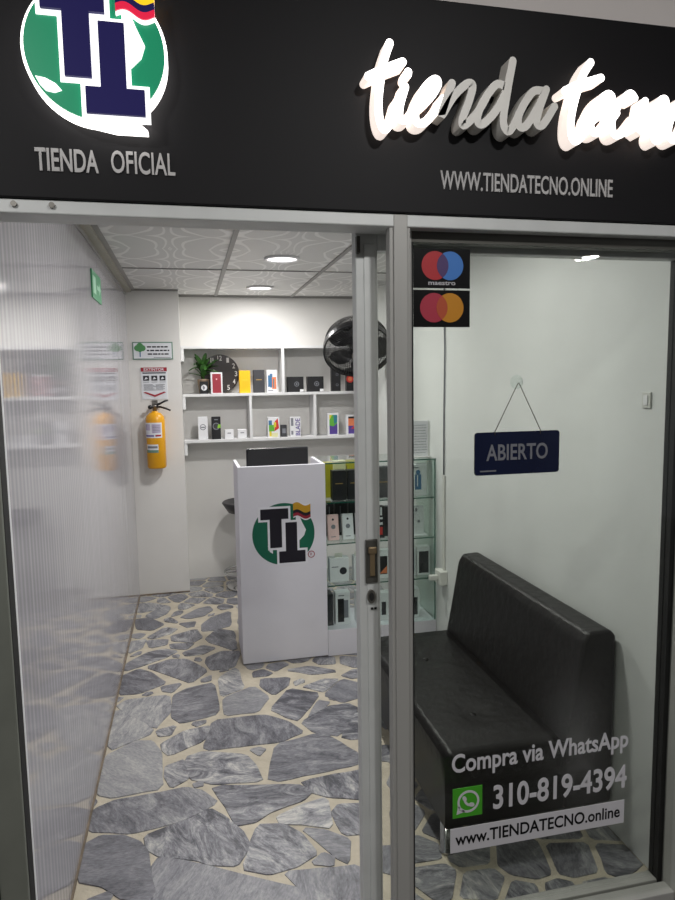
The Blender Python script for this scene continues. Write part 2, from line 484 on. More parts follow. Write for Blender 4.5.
STONES = [
(0.6,[(-0.401,4.684),(-0.258,4.731),(-0.194,4.764),(-0.348,4.885),(-0.423,4.879)]),
(0.5,[(-0.282,4.542),(-0.214,4.619),(-0.19,4.737),(-0.251,4.754),(-0.348,4.607)]),
(0.15,[(-0.386,4.369),(-0.294,4.323),(-0.223,4.413),(-0.33,4.565),(-0.41,4.554)]),
(0.4,[(-0.061,4.483),(0.034,4.504),(0.102,4.608),(0.08,4.69),(0.005,4.659),(-0.109,4.519)]),
(0.35,[(0.029,4.225),(0.089,4.221),(0.206,4.276),(0.222,4.55),(0.097,4.464),(0.031,4.345)]),
(0.35,[(-0.155,4.104),(-0.033,4.052),(0.019,4.117),(-0.016,4.262),(-0.164,4.185)]),
(0.6,[(-0.279,4.176),(-0.18,4.23),(-0.137,4.303),(-0.213,4.344),(-0.31,4.204)]),
(0.25,[(0.068,4.026),(0.216,3.856),(0.222,4.165),(0.119,4.234),(0.048,4.089)]),
(0.75,[(-0.406,3.984),(-0.342,4.04),(-0.322,4.168),(-0.413,4.153)]),
(0.6,[(-0.286,4.032),(-0.196,4.057),(-0.191,4.133),(-0.313,4.146)]),
(0.45,[(-0.159,3.992),(-0.075,3.951),(-0.033,4.033),(-0.168,4.05)]),
(0.45,[(-0.075,3.855),(0.021,3.854),(0.093,3.925),(0.024,3.981),(-0.089,3.901)]),
(0.5,[(-0.404,3.733),(-0.324,3.776),(-0.197,3.859),(-0.13,3.93),(-0.201,3.984),(-0.296,3.955),(-0.412,3.815)]),
(0.35,[(-0.137,3.587),(-0.049,3.49),(0.039,3.618),(-0.075,3.8),(-0.169,3.818),(-0.29,3.751)]),
(0.2,[(-0.408,3.444),(-0.313,3.433),(-0.183,3.516),(-0.266,3.666),(-0.334,3.73),(-0.423,3.661)]),
(0.3,[(0.038,3.73),(0.068,3.619),(0.186,3.627),(0.235,3.833),(0.132,3.861),(0.047,3.795)]),
(0.5,[(-0.188,3.428),(-0.145,3.403),(-0.104,3.49),(-0.196,3.472)]),
(0.25,[(-0.137,3.138),(-0.094,3.07),(0.079,3.118),(0.068,3.451),(-0.061,3.423),(-0.133,3.36)]),
(0.75,[(-0.217,3.046),(-0.152,3.189),(-0.162,3.368),(-0.367,3.368),(-0.407,3.315)]),
(0.8,[(-0.402,2.908),(-0.241,2.999),(-0.228,3.038),(-0.391,3.262),(-0.418,3.257)]),
(0.6,[(-0.168,2.849),(-0.141,2.805),(0.001,2.886),(0.036,3.003),(-0.072,2.987),(-0.175,2.9)]),
(0.45,[(-0.188,2.975),(-0.146,2.974),(-0.126,3.045),(-0.2,3.02)]),
(0.8,[(-0.401,2.586),(-0.35,2.558),(-0.167,2.571),(-0.182,2.835),(-0.222,2.933),(-0.29,2.95),(-0.41,2.855),(-0.413,2.648)]),
(0.4,[(-0.411,2.374),(-0.26,2.326),(-0.087,2.353),(0.041,2.428),(-0.007,2.507),(-0.071,2.547),(-0.179,2.535),(-0.338,2.529),(-0.403,2.494),(-0.425,2.444)]),
(0.3,[(-0.198,2.227),(-0.156,2.181),(-0.03,2.133),(0.009,2.102),(0.093,2.077),(0.129,2.131),(0.14,2.174),(0.122,2.237),(0.067,2.329),(0.018,2.388),(-0.052,2.347),(-0.127,2.323),(-0.209,2.291)]),
(0.3,[(-0.406,2.127),(-0.329,2.087),(-0.257,2.014),(-0.184,1.987),(-0.171,2.018),(-0.191,2.106),(-0.204,2.211),(-0.232,2.266),(-0.291,2.312),(-0.366,2.33),(-0.417,2.299)]),
(0.45,[(-0.139,1.756),(0.257,1.66),(0.29,1.851),(0.277,1.92),(0.154,1.991),(0.071,2.041),(-0.086,2.135),(-0.159,2.167),(-0.177,2.134)]),
(0.65,[(-0.151,2.648),(-0.126,2.569),(-0.066,2.61),(-0.081,2.744),(-0.149,2.717)]),
(0.6,[(-0.051,2.606),(0.042,2.548),(0.224,2.524),(0.21,2.627),(0.176,2.72),(0.0,2.788),(-0.068,2.765)]),
(0.3,[(0.031,2.804),(0.342,2.794),(0.448,2.85),(0.397,2.95),(0.306,3.035),(0.262,3.046),(0.055,3.049),(0.009,2.829)]),
(0.35,[(0.255,2.504),(0.632,2.542),(0.65,2.61),(0.556,2.781),(0.508,2.814),(0.318,2.771)]),
(0.6,[(0.113,3.091),(0.266,3.088),(0.334,3.22),(0.269,3.358),(0.116,3.263)]),
(0.3,[(0.313,3.361),(0.367,3.243),(0.447,3.326),(0.468,3.413),(0.326,3.429)]),
(0.2,[(0.404,2.994),(0.444,2.961),(0.593,3.193),(0.453,3.283),(0.336,3.094)]),
(0.6,[(0.568,3.259),(0.621,3.212),(0.722,3.327),(0.648,3.346),(0.535,3.29)]),
(0.35,[(0.69,3.077),(0.798,3.114),(0.81,3.261),(0.747,3.32),(0.619,3.173)]),
(0.25,[(0.501,2.837),(0.605,2.779),(0.744,3.001),(0.709,3.052),(0.612,3.048),(0.462,2.933)]),
(0.2,[(0.655,2.735),(0.755,2.741),(0.802,2.95),(0.741,2.966),(0.618,2.765)]),
(0.5,[(0.621,3.09),(0.578,3.119),(0.503,2.969)]),
(0.7,[(0.105,3.292),(0.219,3.357),(0.2,3.615),(0.103,3.502)]),
(0.3,[(0.599,3.427),(0.738,3.428),(0.603,3.526),(0.474,3.512)]),
(0.25,[(0.41,2.404),(0.467,2.36),(0.639,2.295),(0.697,2.497),(0.389,2.473)]),
(0.3,[(0.087,2.373),(0.112,2.278),(0.176,2.282),(0.233,2.323),(0.366,2.363),(0.406,2.406),(0.362,2.456),(0.036,2.529)]),
(0.75,[(0.268,2.25),(0.351,2.225),(0.439,2.184),(0.455,2.348),(0.35,2.323),(0.263,2.281)]),
(0.3,[(0.48,2.135),(0.573,2.125),(0.596,2.276),(0.495,2.294),(0.464,2.259)]),
(0.3,[(0.378,2.135),(0.431,2.032),(0.457,2.003),(0.485,2.103),(0.41,2.171),(0.346,2.194)]),
(0.4,[(0.119,2.053),(0.196,2.012),(0.293,2.027),(0.361,2.067),(0.325,2.173),(0.274,2.235),(0.186,2.253)]),
(0.4,[(0.402,2.002),(0.411,2.032),(0.387,2.055),(0.348,2.024)]),
(0.4,[(0.279,1.944),(0.295,1.861),(0.501,1.811),(0.49,1.973),(0.334,1.989),(0.253,1.998)]),
(0.22,[(1.222,4.72),(1.205,4.709),(1.189,4.597),(1.246,4.545),(1.361,4.649)]),
(0.54,[(0.961,2.456),(0.894,2.355),(0.963,2.297),(1.09,2.371)]),
(0.7,[(0.046,5.133),(0.021,5.181),(-0.076,5.212),(-0.132,5.114),(-0.125,5.061),(-0.082,5.043),(0.034,5.092)]),
(0.22,[(1.055,4.746),(1.023,4.615),(1.059,4.579),(1.165,4.602),(1.181,4.707)]),
(0.54,[(0.978,2.211),(1.075,2.176),(1.126,2.199),(1.094,2.346),(0.974,2.275)]),
(0.6,[(1.027,4.861),(0.866,4.94),(0.841,4.916),(0.894,4.778),(1.018,4.803)]),
(0.31,[(1.237,1.763),(1.282,1.893),(1.141,1.924),(1.11,1.787),(1.148,1.76)]),
(0.27,[(0.624,4.178),(0.61,4.085),(0.754,4.063),(0.786,4.124),(0.697,4.205)]),
(0.24,[(1.296,4.995),(1.243,4.988),(1.203,4.915),(1.252,4.823),(1.42,4.856),(1.42,4.886)]),
(0.66,[(1.32,3.782),(1.286,3.845),(1.151,3.765),(1.187,3.678),(1.268,3.64)]),
(0.27,[(1.119,1.583),(1.132,1.742),(1.094,1.769),(1.04,1.759),(1.0,1.619)]),
(0.51,[(-0.384,3.924),(-0.337,3.946),(-0.333,3.985),(-0.354,3.988),(-0.398,3.926)]),
(0.4,[(1.316,2.276),(1.313,2.242),(1.42,2.182),(1.42,2.329)]),
(0.45,[(0.828,2.566),(0.824,2.616),(0.797,2.648),(0.718,2.656),(0.691,2.57),(0.694,2.56),(0.772,2.516)]),
(0.49,[(0.978,4.004),(0.907,3.941),(0.921,3.843),(1.06,3.877),(1.07,3.937)]),
(0.61,[(-0.372,4.197),(-0.351,4.207),(-0.326,4.262),(-0.366,4.293),(-0.44,4.281),(-0.44,4.237)]),
(0.29,[(1.177,5.321),(1.144,5.273),(1.167,5.166),(1.294,5.208),(1.274,5.306)]),
(0.33,[(0.851,5.32),(0.874,5.201),(0.972,5.217),(1.0,5.281),(0.965,5.335)]),
(0.39,[(1.388,4.64),(1.259,4.524),(1.42,4.435),(1.42,4.645)]),
(0.44,[(0.397,5.261),(0.375,5.275),(0.254,5.266),(0.236,5.247),(0.229,5.168),(0.355,5.134),(0.402,5.173)]),
(0.58,[(0.706,4.628),(0.798,4.704),(0.698,4.793),(0.607,4.692),(0.61,4.671)]),
(0.67,[(0.235,1.584),(0.192,1.604),(0.132,1.606),(0.091,1.593),(0.078,1.575),(0.086,1.5),(0.243,1.5)]),
(0.5,[(0.922,2.907),(0.959,2.831),(1.055,2.834),(1.121,2.906),(1.111,2.967),(1.05,3.005),(0.97,2.997)]),
(0.34,[(1.394,3.255),(1.295,3.133),(1.42,3.091),(1.42,3.254)]),
(0.26,[(0.818,2.165),(0.747,2.082),(0.801,2.024),(0.9,2.053),(0.89,2.138)]),
(0.66,[(-0.064,5.368),(0.071,5.348),(0.099,5.42),(-0.071,5.42)]),
(0.44,[(1.057,3.161),(0.982,3.202),(0.92,3.091),(0.969,3.021),(1.042,3.029)]),
(0.41,[(1.329,3.45),(1.319,3.343),(1.393,3.279),(1.42,3.278),(1.42,3.462)]),
(0.42,[(-0.038,4.95),(0.091,4.905),(0.112,4.915),(0.122,4.961),(0.039,5.069),(-0.066,5.024)]),
(0.41,[(1.083,3.371),(1.121,3.367),(1.179,3.472),(1.082,3.527),(1.016,3.445)]),
(0.41,[(-0.266,1.65),(-0.259,1.627),(-0.113,1.626),(-0.106,1.671),(-0.118,1.697),(-0.227,1.777)]),
(0.2,[(1.167,4.084),(1.177,3.996),(1.268,3.962),(1.311,4.027),(1.261,4.15),(1.225,4.149)]),
(0.51,[(1.045,4.492),(0.936,4.413),(0.935,4.401),(0.984,4.354),(1.124,4.35),(1.137,4.367)]),
(0.2,[(1.303,1.882),(1.259,1.754),(1.294,1.719),(1.42,1.763),(1.42,1.849)]),
(0.57,[(1.33,5.34),(1.297,5.312),(1.318,5.207),(1.392,5.16),(1.42,5.165),(1.42,5.321)]),
(0.42,[(0.77,1.581),(0.875,1.628),(0.856,1.71),(0.742,1.75),(0.733,1.745)]),
(0.29,[(1.308,2.024),(1.231,2.088),(1.133,1.959),(1.139,1.949),(1.282,1.918)]),
(0.57,[(1.327,4.2),(1.283,4.159),(1.332,4.039),(1.42,4.057),(1.42,4.169)]),
(0.25,[(0.67,3.755),(0.656,3.702),(0.668,3.677),(0.781,3.638),(0.788,3.642),(0.839,3.768),(0.762,3.806)]),
(0.5,[(0.975,5.193),(0.872,5.176),(0.841,5.122),(0.886,5.051),(1.026,5.079),(1.039,5.094)]),
(0.26,[(0.054,1.568),(-0.087,1.592),(-0.096,1.5),(0.062,1.5)]),
(0.31,[(1.337,1.585),(1.293,1.626),(1.162,1.538),(1.167,1.5),(1.331,1.5)]),
(0.48,[(1.214,2.181),(1.289,2.242),(1.293,2.282),(1.232,2.387),(1.14,2.383),(1.116,2.367),(1.15,2.201)]),
(0.24,[(0.41,3.51),(0.496,3.583),(0.467,3.628),(0.383,3.616),(0.363,3.571)]),
(0.31,[(-0.284,1.627),(-0.288,1.641),(-0.44,1.716),(-0.44,1.554)]),
(0.44,[(1.282,3.879),(1.263,3.938),(1.167,3.974),(1.094,3.935),(1.084,3.87),(1.137,3.785),(1.28,3.869)]),
(0.29,[(0.942,3.459),(0.995,3.457),(1.067,3.546),(1.065,3.571),(0.99,3.624),(0.931,3.582)]),
(0.65,[(0.97,2.683),(1.029,2.642),(1.1,2.713),(1.053,2.81),(0.964,2.807)]),
(0.21,[(0.396,4.766),(0.457,4.801),(0.382,4.96),(0.362,4.966),(0.289,4.851)]),
(0.33,[(0.184,4.737),(0.199,4.832),(0.121,4.893),(0.1,4.883),(0.038,4.774),(0.145,4.721)]),
(0.52,[(0.42,4.583),(0.378,4.713),(0.276,4.659),(0.273,4.614),(0.3,4.576)]),
(0.33,[(-0.121,4.842),(-0.06,4.942),(-0.091,5.021),(-0.135,5.039),(-0.216,4.986),(-0.161,4.857),(-0.126,4.841)]),
(0.38,[(0.57,4.969),(0.653,5.031),(0.659,5.07),(0.549,5.119),(0.521,5.108),(0.501,5.014)]),
(0.31,[(0.945,1.591),(0.89,1.609),(0.785,1.555),(0.788,1.5),(0.94,1.5)]),
(0.27,[(0.439,4.408),(0.4,4.386),(0.379,4.257),(0.414,4.209),(0.532,4.26),(0.539,4.299)]),
(0.2,[(1.332,4.015),(1.285,3.946),(1.303,3.892),(1.42,3.909),(1.42,4.032)]),
(0.39,[(0.744,3.924),(0.772,3.828),(0.855,3.787),(0.882,3.798),(0.899,3.83),(0.884,3.937),(0.779,3.975)]),
(0.39,[(0.202,5.03),(0.207,5.15),(0.068,5.123),(0.057,5.086),(0.137,4.981)]),
(0.27,[(0.477,5.017),(0.497,5.11),(0.416,5.153),(0.37,5.115),(0.372,4.988),(0.39,4.983)]),
(0.31,[(1.313,2.941),(1.234,3.054),(1.135,2.969),(1.145,2.91),(1.273,2.854)]),
(0.36,[(0.645,1.922),(0.618,1.885),(0.685,1.77),(0.717,1.765),(0.733,1.772),(0.793,1.878),(0.769,1.916)]),
(0.66,[(1.255,4.799),(1.235,4.74),(1.384,4.664),(1.42,4.669),(1.42,4.832)]),
(0.66,[(1.301,2.221),(1.23,2.163),(1.24,2.112),(1.323,2.042),(1.42,2.076),(1.42,2.154)]),
(0.63,[(0.601,5.288),(0.563,5.139),(0.67,5.091),(0.718,5.132),(0.663,5.277)]),
(0.47,[(0.849,4.504),(0.754,4.495),(0.773,4.347),(0.815,4.34),(0.911,4.403),(0.912,4.415)]),
(0.35,[(0.367,3.792),(0.38,3.935),(0.282,3.891),(0.276,3.867),(0.296,3.785),(0.319,3.758)]),
(0.54,[(1.307,4.3),(1.163,4.358),(1.141,4.334),(1.14,4.27),(1.225,4.173),(1.264,4.174),(1.311,4.219)]),
(0.33,[(1.397,5.136),(1.316,5.01),(1.42,4.918),(1.42,5.141)]),
(0.61,[(0.415,1.571),(0.388,1.611),(0.32,1.625),(0.259,1.586),(0.267,1.5),(0.397,1.5)]),
(0.28,[(-0.406,5.275),(-0.309,5.217),(-0.296,5.221),(-0.237,5.299),(-0.297,5.42),(-0.318,5.42)]),
(0.66,[(0.097,5.29),(0.043,5.191),(0.066,5.147),(0.205,5.174),(0.211,5.245)]),
(0.29,[(-0.169,4.55),(-0.118,4.575),(-0.097,4.62),(-0.1,4.65),(-0.129,4.659),(-0.157,4.634),(-0.18,4.555)]),
(0.32,[(1.321,2.61),(1.268,2.582),(1.286,2.463),(1.42,2.473),(1.42,2.567)]),
(0.48,[(0.788,5.349),(0.686,5.283),(0.741,5.14),(0.82,5.134),(0.852,5.189),(0.826,5.323)]),
(0.33,[(0.917,3.601),(0.978,3.645),(0.977,3.695),(0.888,3.774),(0.863,3.765),(0.814,3.641)]),
(0.69,[(1.263,2.453),(1.244,2.579),(1.225,2.586),(1.132,2.536),(1.147,2.408),(1.233,2.411)]),
(0.62,[(0.396,4.167),(0.397,4.191),(0.36,4.242),(0.28,4.242),(0.253,4.219),(0.271,4.135),(0.325,4.08)]),
(0.6,[(1.163,2.712),(1.272,2.823),(1.137,2.887),(1.074,2.82),(1.123,2.721)]),
(0.53,[(-0.295,4.989),(-0.356,5.038),(-0.44,5.028),(-0.44,4.934),(-0.384,4.91),(-0.306,4.966)]),
(0.5,[(-0.116,4.819),(-0.134,4.76),(-0.131,4.696),(-0.124,4.682),(-0.091,4.672),(-0.071,4.682),(-0.011,4.756)]),
(0.41,[(1.33,4.304),(1.335,4.223),(1.42,4.194),(1.42,4.385)]),
(0.21,[(1.334,2.769),(1.287,2.804),(1.182,2.697),(1.232,2.609),(1.253,2.601),(1.31,2.631)]),
(0.2,[(0.736,5.116),(0.683,5.071),(0.677,5.028),(0.767,4.92),(0.821,4.93),(0.853,4.96),(0.868,5.035),(0.82,5.11)]),
(0.61,[(0.744,1.587),(0.709,1.742),(0.681,1.747),(0.594,1.675),(0.588,1.598)]),
(0.27,[(1.139,5.102),(1.06,5.082),(1.045,5.064),(1.072,4.904),(1.181,4.926),(1.221,4.997)]),
(0.24,[(0.829,4.152),(0.856,4.202),(0.809,4.316),(0.764,4.324),(0.733,4.306),(0.713,4.223),(0.803,4.14)]),
(0.22,[(0.769,3.617),(0.665,3.653),(0.63,3.595),(0.662,3.536),(0.736,3.521),(0.754,3.527)]),
(0.29,[(1.336,2.933),(1.292,2.838),(1.296,2.828),(1.351,2.787),(1.42,2.79),(1.42,2.964)]),
(0.67,[(0.788,1.929),(0.814,1.89),(0.914,1.883),(0.961,1.983),(0.91,2.03),(0.808,2.001)]),
(0.69,[(0.572,1.58),(0.438,1.563),(0.422,1.5),(0.576,1.5)]),
(0.45,[(1.022,4.779),(0.893,4.753),(0.857,4.702),(0.908,4.62),(1.001,4.623),(1.034,4.759)]),
(0.23,[(0.969,4.234),(1.032,4.189),(1.116,4.271),(1.117,4.327),(0.989,4.33)]),
(0.46,[(0.024,3.475),(0.058,3.487),(0.063,3.551),(0.054,3.552),(0.003,3.511),(0.003,3.484)]),
(0.2,[(-0.13,4.423),(-0.133,4.446),(-0.177,4.528),(-0.196,4.536),(-0.223,4.509),(-0.215,4.46),(-0.139,4.411)]),
(0.44,[(0.091,5.335),(0.101,5.314),(0.221,5.267),(0.236,5.282),(0.222,5.42),(0.125,5.42)]),
(0.38,[(0.769,4.896),(0.71,4.824),(0.71,4.815),(0.821,4.715),(0.836,4.715),(0.873,4.766),(0.819,4.906)]),
(0.6,[(0.564,1.605),(0.57,1.675),(0.493,1.728),(0.452,1.73),(0.408,1.624),(0.434,1.586)]),
(0.37,[(1.295,3.346),(1.305,3.455),(1.267,3.487),(1.204,3.466),(1.142,3.356),(1.192,3.302)]),
(0.27,[(1.281,3.62),(1.282,3.506),(1.321,3.473),(1.42,3.486),(1.42,3.621)]),
(0.27,[(0.63,3.906),(0.602,3.864),(0.663,3.778),(0.747,3.825),(0.723,3.913)]),
(0.58,[(1.233,4.809),(1.183,4.902),(1.068,4.879),(1.052,4.862),(1.041,4.795),(1.054,4.771),(1.192,4.729),(1.211,4.741)]),
(0.3,[(1.373,5.144),(1.306,5.187),(1.167,5.141),(1.157,5.117),(1.24,5.011),(1.293,5.019)]),
(0.41,[(1.361,1.581),(1.355,1.5),(1.42,1.5),(1.42,1.597)]),
(0.33,[(0.726,2.093),(0.8,2.181),(0.761,2.26),(0.737,2.263),(0.671,2.217),(0.657,2.156),(0.672,2.094)]),
(0.2,[(0.396,3.959),(0.425,3.958),(0.553,4.051),(0.411,4.147),(0.35,4.061)]),
(0.22,[(0.634,3.714),(0.646,3.76),(0.583,3.851),(0.544,3.843),(0.501,3.757),(0.514,3.726)]),
(0.24,[(1.04,1.984),(0.983,1.975),(0.935,1.87),(0.957,1.82),(1.032,1.782),(1.087,1.792),(1.119,1.936),(1.11,1.951)]),
(0.45,[(-0.274,1.605),(-0.44,1.527),(-0.44,1.5),(-0.268,1.5)]),
(0.49,[(-0.29,5.198),(-0.301,5.195),(-0.338,5.055),(-0.275,5.004),(-0.234,5.003),(-0.149,5.059),(-0.155,5.11)]),
(0.54,[(0.973,3.241),(1.062,3.359),(0.995,3.433),(0.934,3.435),(0.9,3.414),(0.896,3.32),(0.914,3.281)]),
(0.64,[(1.022,2.586),(1.019,2.619),(0.957,2.663),(0.848,2.614),(0.852,2.568),(0.952,2.508)]),
(0.38,[(1.413,4.412),(1.253,4.496),(1.181,4.376),(1.316,4.323)]),
(0.23,[(0.914,2.142),(0.924,2.05),(0.979,1.999),(1.031,2.007),(1.061,2.156),(0.969,2.189)]),
(0.64,[(-0.286,1.667),(-0.248,1.793),(-0.252,1.804),(-0.387,1.837),(-0.44,1.815),(-0.44,1.742)]),
(0.66,[(0.764,2.284),(0.833,2.35),(0.763,2.449),(0.738,2.435),(0.708,2.383),(0.719,2.319),(0.741,2.286)]),
(0.63,[(-0.408,3.363),(-0.383,3.406),(-0.44,3.416),(-0.44,3.356)]),
(0.37,[(0.709,4.307),(0.629,4.34),(0.563,4.296),(0.555,4.255),(0.616,4.2),(0.69,4.228)]),
(0.39,[(0.899,3.102),(0.964,3.218),(0.906,3.258),(0.85,3.212),(0.842,3.154),(0.881,3.103)]),
(0.24,[(1.088,3.573),(1.09,3.549),(1.197,3.489),(1.258,3.509),(1.257,3.619),(1.18,3.655)]),
(0.62,[(0.34,3.579),(0.362,3.627),(0.31,3.718),(0.286,3.705),(0.246,3.652),(0.246,3.642),(0.265,3.584),(0.287,3.563)]),
(0.55,[(0.582,1.696),(0.662,1.762),(0.598,1.872),(0.571,1.853),(0.513,1.744)]),
(0.42,[(0.855,2.338),(0.783,2.268),(0.823,2.189),(0.899,2.161),(0.955,2.207),(0.95,2.276),(0.874,2.34)]),
(0.3,[(-0.122,4.394),(-0.069,4.308),(-0.024,4.321),(-0.011,4.399),(-0.016,4.414),(-0.111,4.407)]),
(0.54,[(0.991,3.225),(1.071,3.181),(1.169,3.202),(1.176,3.283),(1.122,3.343),(1.083,3.347)]),
(0.24,[(0.39,5.294),(0.41,5.282),(0.547,5.335),(0.535,5.42),(0.383,5.42)]),
(0.57,[(1.305,3.324),(1.2,3.279),(1.193,3.197),(1.253,3.133),(1.268,3.137),(1.372,3.266)]),
(0.62,[(0.577,4.483),(0.556,4.602),(0.441,4.571),(0.456,4.446)]),
(0.6,[(-0.239,4.979),(-0.272,4.98),(-0.284,4.955),(-0.288,4.892),(-0.257,4.85),(-0.185,4.854)]),
(0.61,[(0.542,3.339),(0.549,3.371),(0.532,3.387),(0.485,3.358),(0.489,3.311)]),
(0.51,[(1.153,3.994),(1.144,4.079),(1.041,4.113),(0.988,4.045),(0.989,4.026),(1.084,3.956)]),
(0.46,[(-0.216,5.31),(-0.113,5.312),(-0.087,5.359),(-0.096,5.42),(-0.27,5.42)]),
(0.24,[(0.936,2.824),(0.901,2.897),(0.893,2.898),(0.854,2.886),(0.807,2.837),(0.825,2.774)]),
(0.45,[(-0.44,5.282),(-0.43,5.283),(-0.346,5.42),(-0.44,5.42)]),
(0.47,[(0.888,4.608),(0.836,4.691),(0.821,4.691),(0.722,4.611),(0.754,4.519),(0.847,4.528)]),
(0.21,[(0.784,3.998),(0.892,3.96),(0.965,4.025),(0.965,4.043),(0.836,4.129),(0.809,4.117),(0.774,4.048)]),
(0.25,[(0.393,3.493),(0.345,3.556),(0.292,3.539),(0.281,3.515),(0.281,3.467),(0.362,3.464)]),
(0.57,[(0.686,4.822),(0.574,4.885),(0.487,4.798),(0.593,4.713),(0.686,4.815)]),
(0.39,[(0.216,4.85),(0.266,4.86),(0.336,4.97),(0.216,5.01),(0.145,4.957),(0.136,4.912)]),
(0.3,[(0.559,4.628),(0.587,4.666),(0.583,4.69),(0.47,4.781),(0.404,4.743),(0.398,4.73),(0.441,4.596)]),
(0.43,[(0.563,4.029),(0.448,3.945),(0.54,3.867),(0.581,3.875),(0.61,3.919)]),
(0.29,[(0.946,2.684),(0.941,2.799),(0.837,2.747),(0.816,2.663),(0.839,2.636)]),
(0.58,[(0.356,4.266),(0.376,4.386),(0.303,4.414),(0.262,4.369),(0.255,4.313),(0.283,4.266)]),
(0.56,[(0.629,4.452),(0.639,4.362),(0.722,4.327),(0.749,4.343),(0.731,4.484)]),
(0.35,[(-0.397,1.859),(-0.359,1.97),(-0.403,2.031),(-0.44,2.036),(-0.44,1.841)]),
(0.2,[(0.493,3.715),(0.479,3.747),(0.381,3.773),(0.328,3.735),(0.381,3.64),(0.465,3.652)]),
(0.5,[(0.985,5.349),(1.02,5.294),(1.125,5.288),(1.159,5.336),(1.135,5.42),(1.014,5.42)]),
(0.25,[(0.388,4.407),(0.433,4.432),(0.417,4.559),(0.304,4.552),(0.292,4.5),(0.305,4.44)]),
(0.61,[(0.855,2.362),(0.871,2.364),(0.945,2.476),(0.943,2.485),(0.842,2.546),(0.785,2.495),(0.779,2.468)]),
(0.41,[(-0.325,5.198),(-0.426,5.259),(-0.44,5.258),(-0.44,5.053),(-0.362,5.061)]),
(0.61,[(0.558,5.314),(0.421,5.26),(0.426,5.175),(0.511,5.13),(0.539,5.141),(0.579,5.297)]),
(0.3,[(0.06,1.592),(0.07,1.605),(0.06,1.638),(0.015,1.694),(-0.039,1.697),(-0.083,1.666),(-0.09,1.617)]),
(0.27,[(0.957,1.612),(0.975,1.62),(1.016,1.763),(0.951,1.797),(0.88,1.715),(0.899,1.631)]),
(0.45,[(0.371,3.957),(0.329,4.049),(0.262,4.006),(0.243,3.959),(0.276,3.914)]),
(0.23,[(0.628,1.938),(0.624,2.041),(0.546,2.049),(0.525,2.036),(0.521,2.017),(0.539,1.942),(0.598,1.899)]),
(0.49,[(0.579,4.614),(0.602,4.482),(0.617,4.474),(0.732,4.509),(0.698,4.606),(0.603,4.648)]),
(0.25,[(0.226,5.032),(0.348,4.992),(0.347,5.111),(0.231,5.142)]),
(0.57,[(0.902,2.921),(0.949,3.008),(0.899,3.078),(0.878,3.079),(0.807,3.037),(0.809,3.011),(0.898,2.921)]),
(0.23,[(-0.336,1.961),(-0.372,1.858),(-0.249,1.828),(-0.236,1.853),(-0.227,1.909),(-0.229,1.921),(-0.251,1.949),(-0.302,1.965)]),
(0.49,[(-0.402,2.542),(-0.44,2.567),(-0.44,2.501)]),
(0.68,[(1.021,5.27),(0.994,5.208),(1.059,5.106),(1.135,5.126),(1.146,5.152),(1.122,5.264)]),
(0.43,[(0.887,3.434),(0.918,3.454),(0.907,3.579),(0.799,3.621),(0.778,3.521),(0.836,3.452)]),
(0.63,[(0.074,4.885),(-0.042,4.926),(-0.097,4.835),(0.006,4.774)]),
(0.3,[(1.181,5.345),(1.281,5.33),(1.315,5.359),(1.312,5.42),(1.16,5.42)]),
(0.61,[(1.055,2.003),(1.115,1.975),(1.217,2.108),(1.207,2.158),(1.141,2.179),(1.086,2.155)]),
(0.61,[(1.05,4.894),(1.022,5.054),(0.891,5.027),(0.877,4.961),(1.038,4.882)]),
(0.22,[(0.876,4.216),(0.945,4.238),(0.966,4.338),(0.922,4.381),(0.833,4.322)]),
(0.36,[(0.387,1.636),(0.43,1.739),(0.377,1.77),(0.34,1.771),(0.325,1.754),(0.312,1.702),(0.327,1.648)]),
(0.33,[(0.078,5.305),(0.07,5.324),(-0.068,5.344),(-0.093,5.299),(-0.072,5.236),(0.024,5.206)]),
(0.57,[(0.876,3.412),(0.83,3.429),(0.753,3.371),(0.756,3.361),(0.798,3.315),(0.872,3.327)]),
(0.57,[(0.584,4.908),(0.696,4.844),(0.747,4.907),(0.663,5.008),(0.582,4.949)]),
(0.28,[(1.137,1.539),(1.123,1.557),(0.986,1.598),(0.969,1.591),(0.964,1.5),(1.143,1.5)]),
(0.6,[(1.357,2.763),(1.334,2.63),(1.42,2.593),(1.42,2.766)]),
(0.27,[(0.572,5.334),(0.598,5.313),(0.669,5.301),(0.776,5.37),(0.774,5.42),(0.56,5.42)]),
(0.3,[(0.252,4.661),(0.193,4.715),(0.154,4.699),(0.137,4.655),(0.165,4.591),(0.249,4.619)]),
(0.55,[(1.274,3.114),(1.259,3.11),(1.249,3.074),(1.331,2.957),(1.42,2.989),(1.42,3.065)]),
(0.61,[(1.226,3.079),(1.236,3.116),(1.176,3.179),(1.081,3.158),(1.065,3.024),(1.121,2.989)]),
(0.45,[(1.066,4.556),(1.06,4.512),(1.156,4.382),(1.236,4.514),(1.235,4.522),(1.173,4.579)]),
(0.25,[(0.905,3.791),(0.99,3.715),(1.114,3.777),(1.066,3.854),(0.919,3.817)]),
(0.66,[(0.0,3.749),(0.016,3.767),(0.004,3.804),(-0.022,3.812),(-0.03,3.777)]),
(0.53,[(0.27,2.745),(0.244,2.771),(0.197,2.761),(0.235,2.698)]),
(0.33,[(0.267,4.681),(0.376,4.739),(0.38,4.748),(0.27,4.836),(0.223,4.827),(0.208,4.733)]),
(0.46,[(0.869,4.517),(0.926,4.436),(1.036,4.516),(1.042,4.561),(1.005,4.599),(0.909,4.596)]),
(0.27,[(-0.11,1.601),(-0.25,1.603),(-0.244,1.5),(-0.12,1.5)]),
(0.52,[(0.569,4.068),(0.585,4.082),(0.601,4.182),(0.54,4.237),(0.421,4.186),(0.42,4.169)]),
(0.43,[(0.761,1.557),(0.754,1.562),(0.596,1.572),(0.6,1.5),(0.764,1.5)]),
